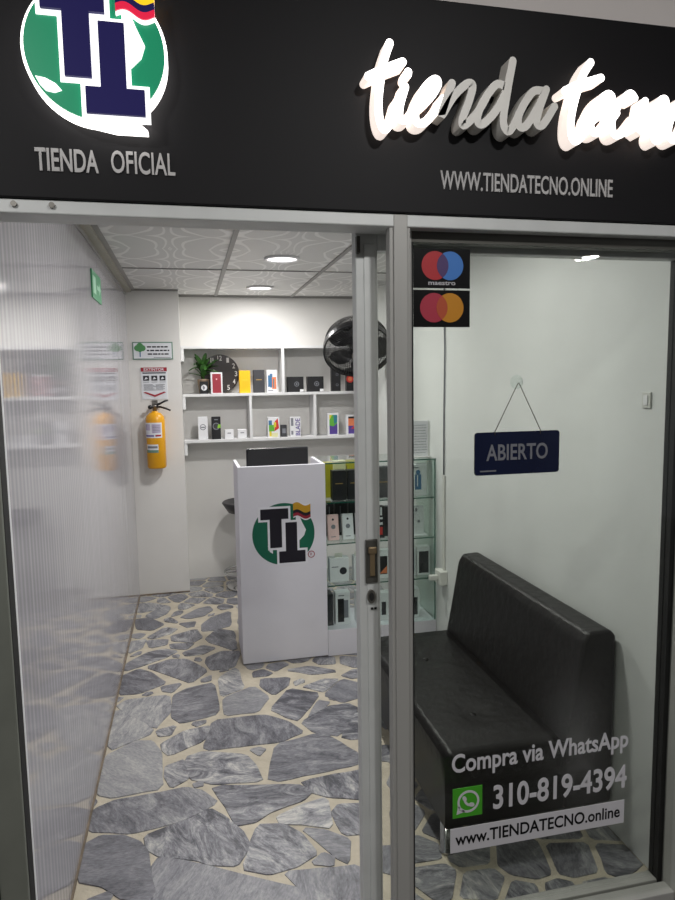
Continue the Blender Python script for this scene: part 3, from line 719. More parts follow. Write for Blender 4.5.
(0.64,[(-0.38,4.587),(-0.38,4.639),(-0.44,4.638),(-0.44,4.597)]),
(0.56,[(1.331,2.019),(1.305,1.907),(1.42,1.874),(1.42,2.05)]),
(0.27,[(0.646,3.668),(0.635,3.69),(0.514,3.702),(0.487,3.642),(0.517,3.595),(0.565,3.589),(0.608,3.605)]),
(0.41,[(-0.266,3.391),(-0.24,3.412),(-0.244,3.428),(-0.271,3.437),(-0.297,3.404)]),
(0.44,[(0.8,5.37),(0.84,5.343),(0.963,5.358),(0.988,5.42),(0.798,5.42)]),
(0.25,[(1.001,3.693),(1.002,3.645),(1.075,3.593),(1.163,3.672),(1.128,3.757)]),
(0.53,[(1.108,2.535),(1.038,2.568),(0.967,2.489),(0.968,2.48),(1.106,2.389),(1.123,2.401)]),
(0.39,[(1.341,3.768),(1.295,3.644),(1.42,3.645),(1.42,3.744)]),
(0.33,[(0.974,4.065),(1.025,4.131),(1.022,4.167),(0.954,4.216),(0.878,4.191),(0.853,4.146)]),
(0.53,[(0.26,5.29),(0.365,5.299),(0.359,5.42),(0.246,5.42)]),
(0.22,[(0.481,3.771),(0.521,3.851),(0.424,3.934),(0.404,3.934),(0.392,3.795)]),
(0.68,[(0.56,4.905),(0.558,4.948),(0.487,4.995),(0.407,4.963),(0.475,4.82)]),
(0.27,[(-0.115,5.288),(-0.217,5.286),(-0.271,5.214),(-0.148,5.134),(-0.094,5.228)]),
(0.23,[(0.581,4.047),(0.631,3.93),(0.725,3.937),(0.761,3.991),(0.751,4.039),(0.6,4.063)]),
(0.38,[(1.282,2.439),(1.254,2.398),(1.31,2.3),(1.42,2.356),(1.42,2.449)]),
(0.65,[(1.304,3.868),(1.341,3.793),(1.42,3.769),(1.42,3.885)]),
(0.42,[(0.018,3.041),(0.02,3.066),(-0.037,3.063),(-0.047,3.039),(-0.023,3.014)]),
(0.27,[(0.651,1.945),(0.766,1.94),(0.784,2.007),(0.726,2.069),(0.668,2.07),(0.647,2.047)]),
(0.59,[(0.934,1.814),(0.914,1.859),(0.814,1.866),(0.759,1.769),(0.863,1.733)]),
(0.6,[(1.339,5.363),(1.42,5.345),(1.42,5.42),(1.336,5.42)]),
(0.57,[(0.108,4.499),(0.116,4.54),(0.071,4.519),(0.071,4.491)]),
(0.55,[(0.655,3.103),(0.691,3.14),(0.679,3.155),(0.628,3.129)]),
(0.3,[(-0.155,3.879),(-0.153,3.855),(-0.118,3.832),(-0.111,3.869),(-0.123,3.885)]),
(0.26,[(1.048,4.136),(1.151,4.102),(1.203,4.16),(1.127,4.248),(1.045,4.169)]),
(0.46,[(0.604,4.453),(0.589,4.461),(0.459,4.422),(0.554,4.319),(0.615,4.36)]),
(0.41,[(-0.34,1.985),(-0.31,1.989),(-0.287,2.063),(-0.376,2.035)]),
(0.36,[(1.303,1.696),(1.306,1.647),(1.353,1.604),(1.42,1.622),(1.42,1.738)]),
(0.41,[(0.157,3.591),(0.157,3.605),(0.128,3.641),(0.105,3.58)]),
(0.56,[(1.151,1.56),(1.282,1.648),(1.279,1.7),(1.241,1.739),(1.155,1.736),(1.142,1.571)]),
(0.44,[(1.046,2.59),(1.119,2.556),(1.207,2.604),(1.159,2.688),(1.118,2.697),(1.043,2.621)]),
(0.6,[(-0.003,2.544),(-0.003,2.58),(-0.046,2.567),(-0.039,2.541)]),
]
SCRIPT = [
('t',1,[[(0.4566,2.3277),(0.4429,2.2898),(0.4361,2.2549),(0.4302,2.2052),(0.4331,2.1656),(0.4444,2.1464),(0.4609,2.17),(0.4737,2.2083)],[(0.4077,2.2551),(0.4427,2.2726),(0.4862,2.291)]]),
('i',1,[[(0.4914,2.2394),(0.4791,2.1987),(0.479,2.1737),(0.4938,2.1707),(0.5161,2.1988)],[(0.4987,2.2708),(0.497,2.2647)]]),
('e',1,[[(0.5161,2.1938),(0.5495,2.2213),(0.568,2.2503),(0.5607,2.2607),(0.5356,2.2378),(0.5166,2.1963),(0.5176,2.1687),(0.5383,2.1685),(0.5691,2.2025),(0.5804,2.221)]]),
('n',0,[[(0.6017,2.2554),(0.5849,2.2112),(0.5776,2.1853),(0.6058,2.2279),(0.637,2.2566),(0.6513,2.2541),(0.6429,2.2204),(0.6271,2.181),(0.6317,2.1675),(0.6604,2.1935),(0.6833,2.2284)]]),
('d',0,[[(0.7326,2.2578),(0.7091,2.2611),(0.6787,2.223),(0.6633,2.186),(0.675,2.1723),(0.7068,2.2018),(0.7327,2.2475),(0.7495,2.3155)],[(0.7495,2.3155),(0.7368,2.2478),(0.7276,2.1825),(0.7397,2.1609),(0.7543,2.1764),(0.7671,2.2033)]]),
('a',0,[[(0.8256,2.2559),(0.7994,2.2511),(0.7694,2.2063),(0.7659,2.1775),(0.783,2.1746),(0.8132,2.2179),(0.8342,2.2594)],[(0.8342,2.2594),(0.8166,2.2124),(0.8118,2.1845),(0.8271,2.1809),(0.8561,2.2238)]]),
('t',1,[[(0.9479,2.3285),(0.9283,2.2982),(0.9107,2.2478),(0.9003,2.2008),(0.9012,2.163),(0.9152,2.1503),(0.9384,2.177),(0.9512,2.21)],[(0.8821,2.2601),(0.9154,2.2759),(0.9761,2.2962)]]),
('e',1,[[(0.9516,2.1954),(0.9886,2.2242),(1.0065,2.2519),(0.9944,2.2609),(0.9675,2.2374),(0.9501,2.1982),(0.9605,2.1725),(0.9865,2.1818),(1.02,2.2205)]]),
('c',1,[[(1.0679,2.2581),(1.0535,2.2665),(1.025,2.2385),(1.0082,2.1991),(1.0182,2.1702),(1.0493,2.184),(1.0834,2.2219)]]),
('n',1,[[(1.0964,2.2525),(1.0906,2.2194),(1.0849,2.182),(1.1151,2.23),(1.1426,2.26),(1.1537,2.2536),(1.1408,2.2168),(1.1223,2.1766),(1.1357,2.1653),(1.1664,2.2125)]]),
('o',1,[[(1.2229,2.2555),(1.2006,2.2629),(1.1731,2.2249),(1.1639,2.1852),(1.1807,2.168),(1.2112,2.1911),(1.2279,2.2286),(1.2229,2.2555),(1.2565,2.2488)]]),
]

# ---------------------------------------------------------------- the shop shell
XL, XR, YF, YB, ZC = -0.42, 1.40, 1.60, 5.40, 2.27

fl = G(); fl.box(-0.60, 1.50, 1.50, 5.50, -0.08, -0.004, 'grout')
bm = fl.bm
tone = bm.loops.layers.float_color.new('tone')
si = fl.mi('marble_stone')
rs = random.Random(11)

for k_, (t, poly) in enumerate(STONES):
    GROW = .010 if k_ < 49 else .002
    n = len(poly)
    cx = sum(p[0] for p in poly) / n; cy = sum(p[1] for p in poly) / n
    pts = []
    for i in range(n):                       # knock the corners off
        a, b, c = poly[i - 1], poly[i], poly[(i + 1) % n]
        pts.append((b[0] + (a[0] - b[0]) * .10, b[1] + (a[1] - b[1]) * .10))
        pts.append((b[0] + (c[0] - b[0]) * .10, b[1] + (c[1] - b[1]) * .10))
    grown = []
    for i in range(len(pts)):
        a, q, d = pts[i - 1], pts[i], pts[(i + 1) % len(pts)]
        n1 = Vector((q[1] - a[1], a[0] - q[0])).normalized(); n2 = Vector((d[1] - q[1], q[0] - d[0])).normalized()
        m_ = (n1 + n2); m_ = m_ / max(.7, m_.dot(n1))
        grown.append((q[0] + m_.x * GROW, q[1] + m_.y * GROW))
    pts = grown
    fine = []
    for i in range(len(pts)):                # ragged edges
        a, b = pts[i], pts[(i + 1) % len(pts)]
        d = math.hypot(b[0] - a[0], b[1] - a[1]); k = max(1, int(d / .05))
        for j in range(k):
            w = .0035 if j else .001
            fine.append((a[0] + (b[0] - a[0]) * j / k + rs.uniform(-w, w), a[1] + (b[1] - a[1]) * j / k + rs.uniform(-w, w)))
    fine = [(min(max(x, XL + .004), XR - .002), y) for x, y in fine]
    zt = -.0012 * rs.random()
    low = [bm.verts.new((x, y, -.004)) for x, y in fine]
    top = [bm.verts.new((x + (cx - x) * .012, y + (cy - y) * .012, zt)) for x, y in fine]
    cv = (t * .62 + .12, rs.random(), rs.choice((1.2, 2.2, 3.2, 3.8)), 1)
    fs = [bm.faces.new(top)]
    for i in range(len(fine)):
        j = (i + 1) % len(fine)
        fs.append(bm.faces.new((low[i], low[j], top[j], top[i])))
    for f in fs:
        f.material_index = si
        for lp in f.loops:
            lp[tone] = cv
    if fs[0].normal.z < 0 or fs[0].calc_area() < 0: pass
struct(fl, 'floor')

g = G(); g.box(XL - .02, XL, YF, 5.07, 0, ZC, 'ribbed_panel'); struct(g, 'wall_left')
wl = bpy.data.objects['wall_left']
e = G(); e.box(XL, XL + .012, 1.60, 1.622, 0, ZC, 'box_white')
ts = struct(e, 'trim_1')
for z in (0.18, 0.52, 0.83, 1.10, 1.36, 1.62, 1.85):
    e = G(); e.disc(XL + .006, z, .0045, 1.597, 1.602, 'rubber', 12); struct(e, 'screw', ts)
g = G(); g.box(-0.60, -0.05, 5.07, 5.55, 0, ZC, 'plaster_white'); struct(g, 'wall_column')
g = G(); g.box(-0.05, XR + .15, YB, YB + .15, 0, ZC, 'plaster_white'); struct(g, 'wall_back')
g = G(); g.box(XR, XR + .15, YF, YB, 0, ZC, 'plaster_scuffed'); struct(g, 'wall_right')

g = G(); g.box(-0.6, 1.55, 1.60, 5.55, ZC, ZC + .05, 'ceiling_tile')
for x in (-0.365, 0.235, 0.835):
    g.box(x - .012, x + .012, 1.66, YB, ZC - .006, ZC, 'grid_bar')
for y in (1.74, 2.94, 4.14, 5.34):
    g.box(-0.365, XR, y - .007, y + .007, ZC - .005, ZC, 'grid_bar')
struct(g, 'ceiling')
g = G(); g.box(XL, -0.377, 1.68, 5.07, ZC - .02, ZC, 'beige_strip'); g.box(XL, XL + .006, 1.68, 5.07, ZC - .04, ZC - .02, 'grid_bar')
struct(g, 'trim_2')
g = G(); g.box(-0.377, -0.05, 5.055, 5.07, ZC - .012, ZC, 'grid_bar'); g.box(-.05, XR, 5.385, 5.40, ZC - .012, ZC, 'grid_bar'); struct(g, 'trim_3')

g = G(); g.box(XL, XL + .007, 1.64, 5.07, -.003, .006, 'joint_brown'); g.box(XL + .007, -.05, 5.06, 5.07, -.003, .008, 'joint_brown'); struct(g, 'baseboard_left')

# ---------------------------------------------------------------- storefront frame
g = G()
g.box(-0.70, 1.75, 1.514, 1.60, 1.950, 1.979, 'aluminium_bright', .003)
g.box(-0.70, 1.75, 1.60, 1.68, 1.972, 2.3, 'aluminium_dark')
h = struct(g, 'trim_4')
for x, z in ((-0.335, 1.968), (-0.262, 1.968), (1.262, 1.968)):
    e = G(); e.disc(x, z, .006, 1.508, 1.515, 'screw_steel', 14); struct(e, 'screw', h)
g = G()                                       # left jamb
g.box(-0.480, -0.405, 1.535, 1.598, 0, 1.955, 'aluminium_green', .003)
g.box(-0.415, -0.404, 1.548, 1.590, 0, 1.955, 'rubber')
g.box(-0.468, -0.464, 1.532, 1.536, 0, 1.2, 'rubber')
struct(g, 'trim_5')
g = G()                                       # post between door and window
g.box(0.469, 0.521, 1.518, 1.550, 0, 1.979, 'aluminium', .003); g.box(0.480, 0.534, 1.548, 1.585, 0, 1.979, 'aluminium', .002)
g.box(0.478, 0.512, 1.512, 1.519, 0, 1.978, 'aluminium', .002)
struct(g, 'trim_6')
g = G()                                       # right jamb
g.box(1.340, 1.365, 1.535, 1.598, 0, 1.955, 'aluminium', .003)
g.box(1.365, 1.47, 1.530, 1.598, 0, 1.955, 'aluminium_dark', .003)
struct(g, 'trim_7')
g = G(); g.box(-0.405, 1.365, 1.60, 1.68, 0, .012, 'aluminium'); struct(g, 'trim_8')

# fixed window
g = G(); g.box(0.533, 1.340, 1.535, 1.590, 0, .030, 'aluminium', .003); g.box(0.533, 1.34, 1.545, 1.59, .03, .085, 'aluminium', .003)
w1 = struct(g, 'window_1')
g = G(); g.box(0.533, 1.34, 1.550, 1.585, 1.925, 1.955, 'aluminium_dark'); struct(g, 'window_head', w1)
g = G(); g.box(0.533, 1.34, 1.560, 1.566, .085, 1.925, 'door_glass'); struct(g, 'window_pane', w1)
g = G(); g.box(0.533, 0.5385, 1.552, 1.558, .085, 1.925, 'rubber'); struct(g, 'gasket', w1)

# sliding door leaf
g = G(); g.box(0.412, 0.468, 1.615, 1.655, .014, 1.965, 'aluminium_bright', .003); g.box(0.432, 0.462, 1.611, 1.616, .02, 1.93, 'aluminium_bright', .002)
d1 = struct(g, 'door_1')
g = G(); g.box(0.468, 1.336, 1.615, 1.655, 1.914, 1.965, 'aluminium_bright', .003); struct(g, 'top_rail', d1)
g = G(); g.box(0.468, 1.336, 1.615, 1.655, .014, .070, 'aluminium', .003); struct(g, 'bottom_rail', d1)
g = G(); g.box(1.336, 1.352, 1.615, 1.655, .014, 1.965, 'rubber'); g.box(1.352, 1.392, 1.615, 1.655, .014, 1.965, 'aluminium', .003); struct(g, 'stile', d1)
g = G(); g.box(0.468, 1.336, 1.632, 1.638, .070, 1.914, 'door_glass'); struct(g, 'glass_pane', d1)
g = G(); g.box(0.468, 0.4705, 1.630, 1.640, .07, 1.9, 'rubber'); struct(g, 'gasket', d1)
g = G(); g.box(0.412, 0.420, 1.600, 1.615, 1.905, 1.945, 'aluminium_dark'); struct(g, 'guide_block', d1)
g = G(); g.box(0.427, 0.459, 1.606, 1.612, 1.075, 1.190, 'aluminium_dark', .002); g.box(0.432, 0.455, 1.604, 1.607, 1.092, 1.172, 'aluminium_dark')
g.box(0.433, 0.454, 1.596, 1.606, 1.155, 1.172, 'brass', .002); g.box(0.437, 0.450, 1.600, 1.606, 1.095, 1.155, 'brass', .002)
struct(g, 'door_handle', d1)
g = G(); g.disc(0.441, 1.040, .011, 1.604, 1.612, 'screw_steel', 20, rz=.018); g.disc(0.441, 1.040, .006, 1.602, 1.605, 'rubber', 16, rz=.011)
g.box(.440, .446, 1.607, 1.612, 1.004, 1.009, 'rubber'); g.box(.449, .455, 1.607, 1.612, 1.004, 1.009, 'rubber')
struct(g, 'door_lock', d1)

# ---------------------------------------------------------------- corridor outside (behind the camera too)
g = G(); g.box(-3.5, 5.2, -4.6, 1.50, -.08, -.002, 'corridor_tile'); struct(g, 'floor_corridor')
g = G(); g.box(-3.5, 5.2, -4.7, -4.6, 0, 2.95, 'corridor_wall'); struct(g, 'wall_corridor')
g = G(); g.box(-3.5, 5.2, -4.7, 1.55, 2.95, 3.0, 'corridor_ceiling'); struct(g, 'ceiling_corridor')
g = G(); g.box(-3.5, 5.2, 1.54, 1.60, 2.0, 2.95, 'plaster_outside'); struct(g, 'wall_facade')
g = G(); g.box(-3.5, -0.48, 1.54, 1.60, 0, 2.0, 'corridor_wall'); struct(g, 'wall_facade_left')
g = G(); g.box(1.47, 5.2, 1.54, 1.60, 0, 2.0, 'corridor_wall'); struct(g, 'wall_facade_right')

def downlight(x, y, z, r, watts, label, group, emit='lamp_white'):
    t = thing('downlight', label, 'ceiling light', (x, y, z), group)
    g = G(); g.lathe([(r, 0), (r + .014, 0), (r + .012, -.010), (r, -.012), (r, 0)], (x, y, z), 'box_white', 40); g.build('trim_ring', t)
    g = G(); g.lathe([(0, -.004), (r, -.004), (r, 0), (0, 0)], (x, y, z), emit, 40, sm=False); g.build('diffuser', t)
    l = bpy.data.lights.new('lamp_bulb', 'AREA'); l.shape = 'DISK'; l.size = r * 1.9; l.energy = watts; l.color = (1.0, 0.985, 0.97)
    lo = bpy.data.objects.new('lamp_bulb', l); COL.objects.link(lo); lo.parent = t; lo.location = (0, 0, -.014)
downlight(0.53, 3.72, ZC, .085, SHOP_W, 'round white ceiling downlight in the shop, the nearer and larger of the two seen', 'shop downlights')
downlight(0.53, 4.88, ZC, .085, SHOP_W * .5, 'round white ceiling downlight in the shop, the farther one above the counter and shelves', 'shop downlights')
downlight(0.53, 2.32, ZC, .085, SHOP_W * .75, 'added round white ceiling downlight just inside the shop door, unseen behind the header', 'shop downlights')  # unseen lamp added to light the front of the shop
downlight(4.52, -3.78, 2.95, .10, MALL_W, 'round corridor downlight over the right side, mirrored in the window glass', 'corridor downlights')
downlight(0.9, -0.25, 2.95, .10, MALL_W, 'round corridor downlight straight in front of the shop', 'corridor downlights')
downlight(-1.1, -0.25, 2.95, .10, MALL_W, 'round corridor downlight over the left side of the corridor', 'corridor downlights')

# ---------------------------------------------------------------- fascia sign
SY = 1.508
fs = thing('fascia_sign', 'long black fascia sign board with illuminated emblem and script lettering above the shop front', 'sign', (0.45, SY, 1.985))
g = G(); g.box(-0.75, 1.85, SY, 1.527, 1.980, 2.452, 'sign_black', .003); g.build('board', fs)

def logo(cx, cz, r, y, green, navy, white, yellow, red, lit, parent):
    def N(p): return [(cx + u * r, cz + v * r) for u, v in p]
    d = .012 if lit else .0014
    y1 = y
    g = G(); g.disc(cx, cz, r, y1 - d * .5, y1, green, 72); L(g.build('green_disc', parent), 'round green emblem ground')
    T1 = [(-.73, .83), (.16, .83), (.16, .49), (-.06, .49), (-.06, -.43), (-.44, -.43), (-.44, .49), (-.73, .49)]
    T2 = [(.06, .37), (.43, .37), (.43, -.56), (.69, -.56), (.69, -.94), (-.16, -.94), (-.16, -.56), (.06, -.56)]
    def grow(p, e):
        n = len(p); out = []
        A = sum(p[i][0] * p[(i + 1) % n][1] - p[(i + 1) % n][0] * p[i][1] for i in range(n))
        s = -1 if A > 0 else 1
        for i in range(n):
            a, b, c = p[i - 1], p[i], p[(i + 1) % n]
            n1 = Vector((-(b[1] - a[1]), b[0] - a[0])).normalized() * s; n2 = Vector((-(c[1] - b[1]), c[0] - b[0])).normalized() * s
            out.append((b[0] + (n1.x + n2.x) * e, b[1] + (n1.y + n2.y) * e))
        return out
    g = G()
    w = .07
    g.prism(N(grow(T1, w)), y1 - d * .8, y1, white); g.prism(N(grow(T2, w)), y1 - d * .95, y1, white)
    g.prism(N([(.40, .62), (.52, .55), (.60, .35), (.72, .10), (.66, -.08), (.52, -.22), (.40, -.25)]), y1 - d * .85, y1, white)
    g.prism(N([(-.86, -.44), (-.72, -.46), (-.58, -.53), (-.50, -.62), (-.60, -.66), (-.72, -.64), (-.80, -.56)]) if lit else N([(-.52, -.36), (-.44, -.2), (-.36, -.2), (-.36, -.62), (-.46, -.55)]), y1 - d * .72, y1, white)
    g.build('white_outline', parent)
    g = G(); g.prism(N(T1), y1 - d * 1.5, y1 - d * .5, navy); g.prism(N(T2), y1 - d * 1.6, y1 - d * .5, navy); g.build('letter_t', parent)
    def wave(lo, hi, dy=0):
        xs = [.32 + .56 * i / 14 for i in range(15)]
        f = lambda x: .05 * math.sin((x - .32) * 12) - .10 * (x - .32)
        return [(x, lo + f(x)) for x in xs] + [(x, hi + f(x)) for x in reversed(xs)]
    g = G(); g.prism(N(wave(.50, 1.0)), y1 - d * 1.15, y1, white)
    g.prism(N([(u, v) for u, v in wave(.74, .97)]), y1 - d * 1.5, y1, yellow)
    g.prism(N(wave(.64, .74)), y1 - d * 1.5, y1, navy); g.prism(N(wave(.54, .64)), y1 - d * 1.5, y1, red)
    g.build('flag', parent)

LX, LZ, LR = -0.155, 2.258, .133
g = G()
base = [(LX + LR * 1.045 * math.cos(a), LZ + LR * 1.045 * math.sin(a)) for a in [math.radians(-62 + 328 * i / 60) for i in range(61)]]
base += [(LX + .03, LZ - .146), (LX + .094, LZ - .146)]
g.prism(base, SY - .042, SY - .006, 'lamp_white')
L(g.build('emblem_light_box', fs), 'glowing white rim of the round emblem')
logo(LX, LZ, LR, SY - .042, 'lit_green', 'lit_navy', 'lit_white', 'lit_yellow', 'lit_red', True, fs)
for k, (ch, lit, strokes) in enumerate(SCRIPT):
    g = G(); g.nst = 3 * (k % 2)
    for s in strokes:
        g.stroke(s, .0091, SY - .042, SY, 'lamp_white' if lit else 'lamp_off', 'lamp_side' if lit else 'lamp_off')
    L(g.build('script_letter', fs), ('lit white' if lit else 'unlit grey') + ' script letter ' + ch)
g = G(); g.text('TIENDA', -.288, -.165, 2.036, .044, SY, 'sign_letter', .003, .02); g.build('slogan', fs); g = G(); g.text('OFICIAL', -.140, -.010, 2.038, .044, SY, 'sign_letter', .003, .012)
g.build('slogan', fs)
g = G(); g.text('WWW.TIENDATECNO.ONLINE', .590, 1.042, 2.038, .041, SY, 'sign_letter', .003, .012)
L(g.build('web_address', fs), 'flat grey capitals of the web address')

# ---------------------------------------------------------------- window vinyls and stickers
GY = 1.560
def sticker(label, z0, z1, ca, cb, cm, cxa, cxb, cz, r, word):
    t = thing('card_sticker', label, 'sticker', (.615, GY, z0), 'card stickers on the window')
    g = G(); g.box(.5415, .6885, GY - .0012, GY, z0, z1, 'vinyl_black'); g.build('backing', t)
    g = G(); n = 48
    g.disc(cxa, cz, r, GY - .0018, GY - .0011, ca, n); g.disc(cxb, cz, r, GY - .0018, GY - .0011, cb, n)
    h = (cxb - cxa) / 2; a = math.acos(h / r)
    lens = [(cxa + r * math.cos(-a + 2 * a * i / 16), cz + r * math.sin(-a + 2 * a * i / 16)) for i in range(17)] + \
           [(cxb + r * math.cos(math.pi - a + 2 * a * i / 16), cz + r * math.sin(math.pi - a + 2 * a * i / 16)) for i in range(1, 16)]
    g.prism(lens, GY - .0024, GY - .0011, cm); g.build('circles', t)
    if word:
        g = G(); g.text(word, .580, .650, 1.826, .0105, GY - .0011, 'vinyl_white', .0006, .01); g.build('lettering', t)
sticker('black square sticker with overlapping red and blue circles, upper one on the window', 1.818, 1.912, 'card_red', 'card_blue', 'card_purple', .597, .636, 1.872, .0345, 'maestro')
sticker('black square sticker with overlapping red and orange circles, lower one on the window', 1.724, 1.8135, 'card_crimson', 'card_orange', 'card_rust', .594, .636, 1.771, .0355, None)

g = G(); g.text('Compra via WhatsApp', .645, 1.178, .552, .050, GY, 'vinyl_white', .0008, .018)
solo(g, 'window_lettering', 'white vinyl lettering on the window, topmost of the three lines over the sofa', 'lettering', (.9, GY, .552))
t = thing('phone_number_vinyl', 'vinyl phone number 310-819-4394 beside a green chat icon on the window', 'lettering', (.9, GY, .43))
g = G(); g.text('310-819-4394', .765, 1.176, .431, .066, GY, 'vinyl_white', .0008, .02); g.build('digits', t)
g = G(); g.box(.6475, .7325, GY - .0012, GY, .4215, .5055, 'whatsapp_green')
cx, cz = .692, .465
g.ring(cx, cz, .0255, .0315, GY - .0022, GY - .0010, 'vinyl_white', 40)
g.prism([(cx - .030, cz - .010), (cx - .034, cz - .033), (cx - .010, cz - .028), (cx - .014, cz - .022), (cx - .026, cz - .024), (cx - .024, cz - .012)], GY - .0022, GY - .001, 'vinyl_white')
g.stroke([(cx - .011, cz + .010), (cx - .009, cz), (cx - .001, cz - .009), (cx + .010, cz - .011)], .0032, GY - .0022, GY - .001, 'vinyl_white')
g.stroke([(cx - .012, cz + .011), (cx - .010, cz + .007)], .0052, GY - .0023, GY - .001, 'vinyl_white')
g.stroke([(cx + .007, cz - .010), (cx + .012, cz - .011)], .0052, GY - .0023, GY - .001, 'vinyl_white')
L(g.build('chat_icon', t), 'green square icon with a white handset in a bubble')
t = thing('web_address_banner', 'long pale vinyl strip with dark web address, lowest line on the window', 'lettering', (.9, GY, .322))
g = G(); g.box(.641, 1.171, GY - .001, GY, .322, .392, 'vinyl_white'); g.build('strip', t)
g = G(); g.text('www.TIENDATECNO.online', .655, 1.157, .343, .034, GY - .001, 'vinyl_black', .0006, .016); g.build('lettering', t)

t = thing('open_sign', 'dark blue ABIERTO sign hanging by a cord on the shop window', 'sign', (.82, 1.552, 1.584))
g = G(); n = 6; rad = .008
def rrect(x0, x1, z0, z1, r, k=5):
    out = []
    for cx_, cz_, a0 in ((x1 - r, z1 - r, 0), (x0 + r, z1 - r, 90), (x0 + r, z0 + r, 180), (x1 - r, z0 + r, 270)):
        out += [(cx_ + r * math.cos(math.radians(a0 + 90 * i / k)), cz_ + r * math.sin(math.radians(a0 + 90 * i / k))) for i in range(k + 1)]
    return out
g.prism(rrect(.6985, .9345, 1.351, 1.4605, .008), 1.546, 1.550, 'navy_sign'); pn = g.build('panel', t)
g = G(); g.text('ABIERTO', .730, .901, 1.389, .040, 1.546, 'abierto_grey', .0008, .015); g.build('lettering', pn)
g = G(); g.box(.713, .757, 1.5453, 1.546, 1.360, 1.3635, 'abierto_grey'); L(g.build('small_print', pn), 'line of illegible small print')
g = G(); g.tube([(.753, 1.546, 1.452), (.752, 1.544, 1.462), (.817, 1.549, 1.584)], .0011, 'cord', 6); g.tube([(.879, 1.546, 1.452), (.879, 1.544, 1.462), (.819, 1.549, 1.584)], .0011, 'cord', 6); g.build('cord', t)
g = G(); g.lathe([(0, .006), (.006, .005), (.008, .002), (.018, 0), (.018, -.001), (0, -.001)], (0, 0, 0), 'case_glass', 24, M=Matrix.Translation((.818, 1.559, 1.586)) @ Matrix.Rotation(math.pi / 2, 4, 'X')); g.build('suction_hook', t)

# ---------------------------------------------------------------- sofa
t = thing('sofa', 'armless black leather sofa with short chrome legs along the right wall', 'sofa', (1.08, 2.45, 0))
SY0, SY1 = 1.925, 2.985
g = G()
def puffy(b):
    nx, ny = 10, 18
    X0, X1, Z0, Z1 = .772, 1.215, .115, .362
    top = []
    for j in range(ny + 1):
        for i in range(nx + 1):
            u, v = i / nx, j / ny
            e = min(u, 1 - u, v * 1.6, (1 - v) * 1.6)
            puff = .006 * min(1, e / .18)
            dx, dy = (X0 + (X1 - X0) * u - .99), (SY0 + (SY1 - SY0) * v - 2.19)
            dent = -.018 * math.exp(-(dx * dx + dy * dy) / .0022)
            dy2 = (SY0 + (SY1 - SY0) * v - 2.70)
            dent += -.018 * math.exp(-(dx * dx + dy2 * dy2) / .0022)
            top.append(b.verts.new((X0 + (X1 - X0) * u, SY0 + (SY1 - SY0) * v, Z1 - .008 + puff + dent)))
    W = nx + 1
    for j in range(ny):
        for i in range(nx):
            b.faces.new((top[j * W + i], top[j * W + i + 1], top[(j + 1) * W + i + 1], top[(j + 1) * W + i]))
    rim = [j for j in range(nx + 1)] + [j * W + nx for j in range(1, ny + 1)] + [ny * W + i for i in range(nx - 1, -1, -1)] + [j * W for j in range(ny - 1, 0, -1)]
    low = {}
    for k in rim:
        v = top[k]; low[k] = b.verts.new((v.co.x, v.co.y, Z0))
    for a, c in zip(rim, rim[1:] + rim[:1]):
        b.faces.new((top[a], low[a], low[c], top[c]))
    b.faces.new([low[k] for k in rim])
    es = [e for e in b.edges if len(e.link_faces) == 2 and e.calc_face_angle(0) > .9]
    bmesh.ops.bevel(b, geom=es, offset=.016, segments=3, profile=.5, affect='EDGES', clamp_overlap=True)
g._new(puffy, 'leather', sm=True)
st_ = g.build('seat', t)
g = G()
def back(b):
    prof = [(1.205, .115), (1.205, .345), (1.262, .700), (1.285, .738), (1.365, .742), (1.388, .720), (1.388, .115)]
    n = len(prof)
    a = [b.verts.new((x, SY0 - .012, z)) for x, z in prof]; c = [b.verts.new((x, SY1, z)) for x, z in prof]
    b.faces.new(a); b.faces.new(c[::-1])
    for i in range(n): b.faces.new((a[i], c[i], c[(i + 1) % n], a[(i + 1) % n]))
    bmesh.ops.bevel(b, geom=b.edges[:], offset=.014, segments=3, profile=.5, affect='EDGES', clamp_overlap=True)
g._new(back, 'leather', sm=True)
g.build('backrest', t)
for y in (2.19, 2.70):
    g = G(); g.lathe([(0, .004), (.010, .003), (.014, -.004), (0, -.006)], (.99, y, .347), 'leather', 20); g.build('tuft_button', st_)
for x in (.80, 1.345):
    for y in (1.975, 2.93):
        g = G(); g.lathe([(0, .118), (.024, .118), (.024, .012), (.030, .008), (.030, 0), (0, 0)], (x, y, 0), 'chrome', 24); L(g.build('leg', t), 'chrome leg')

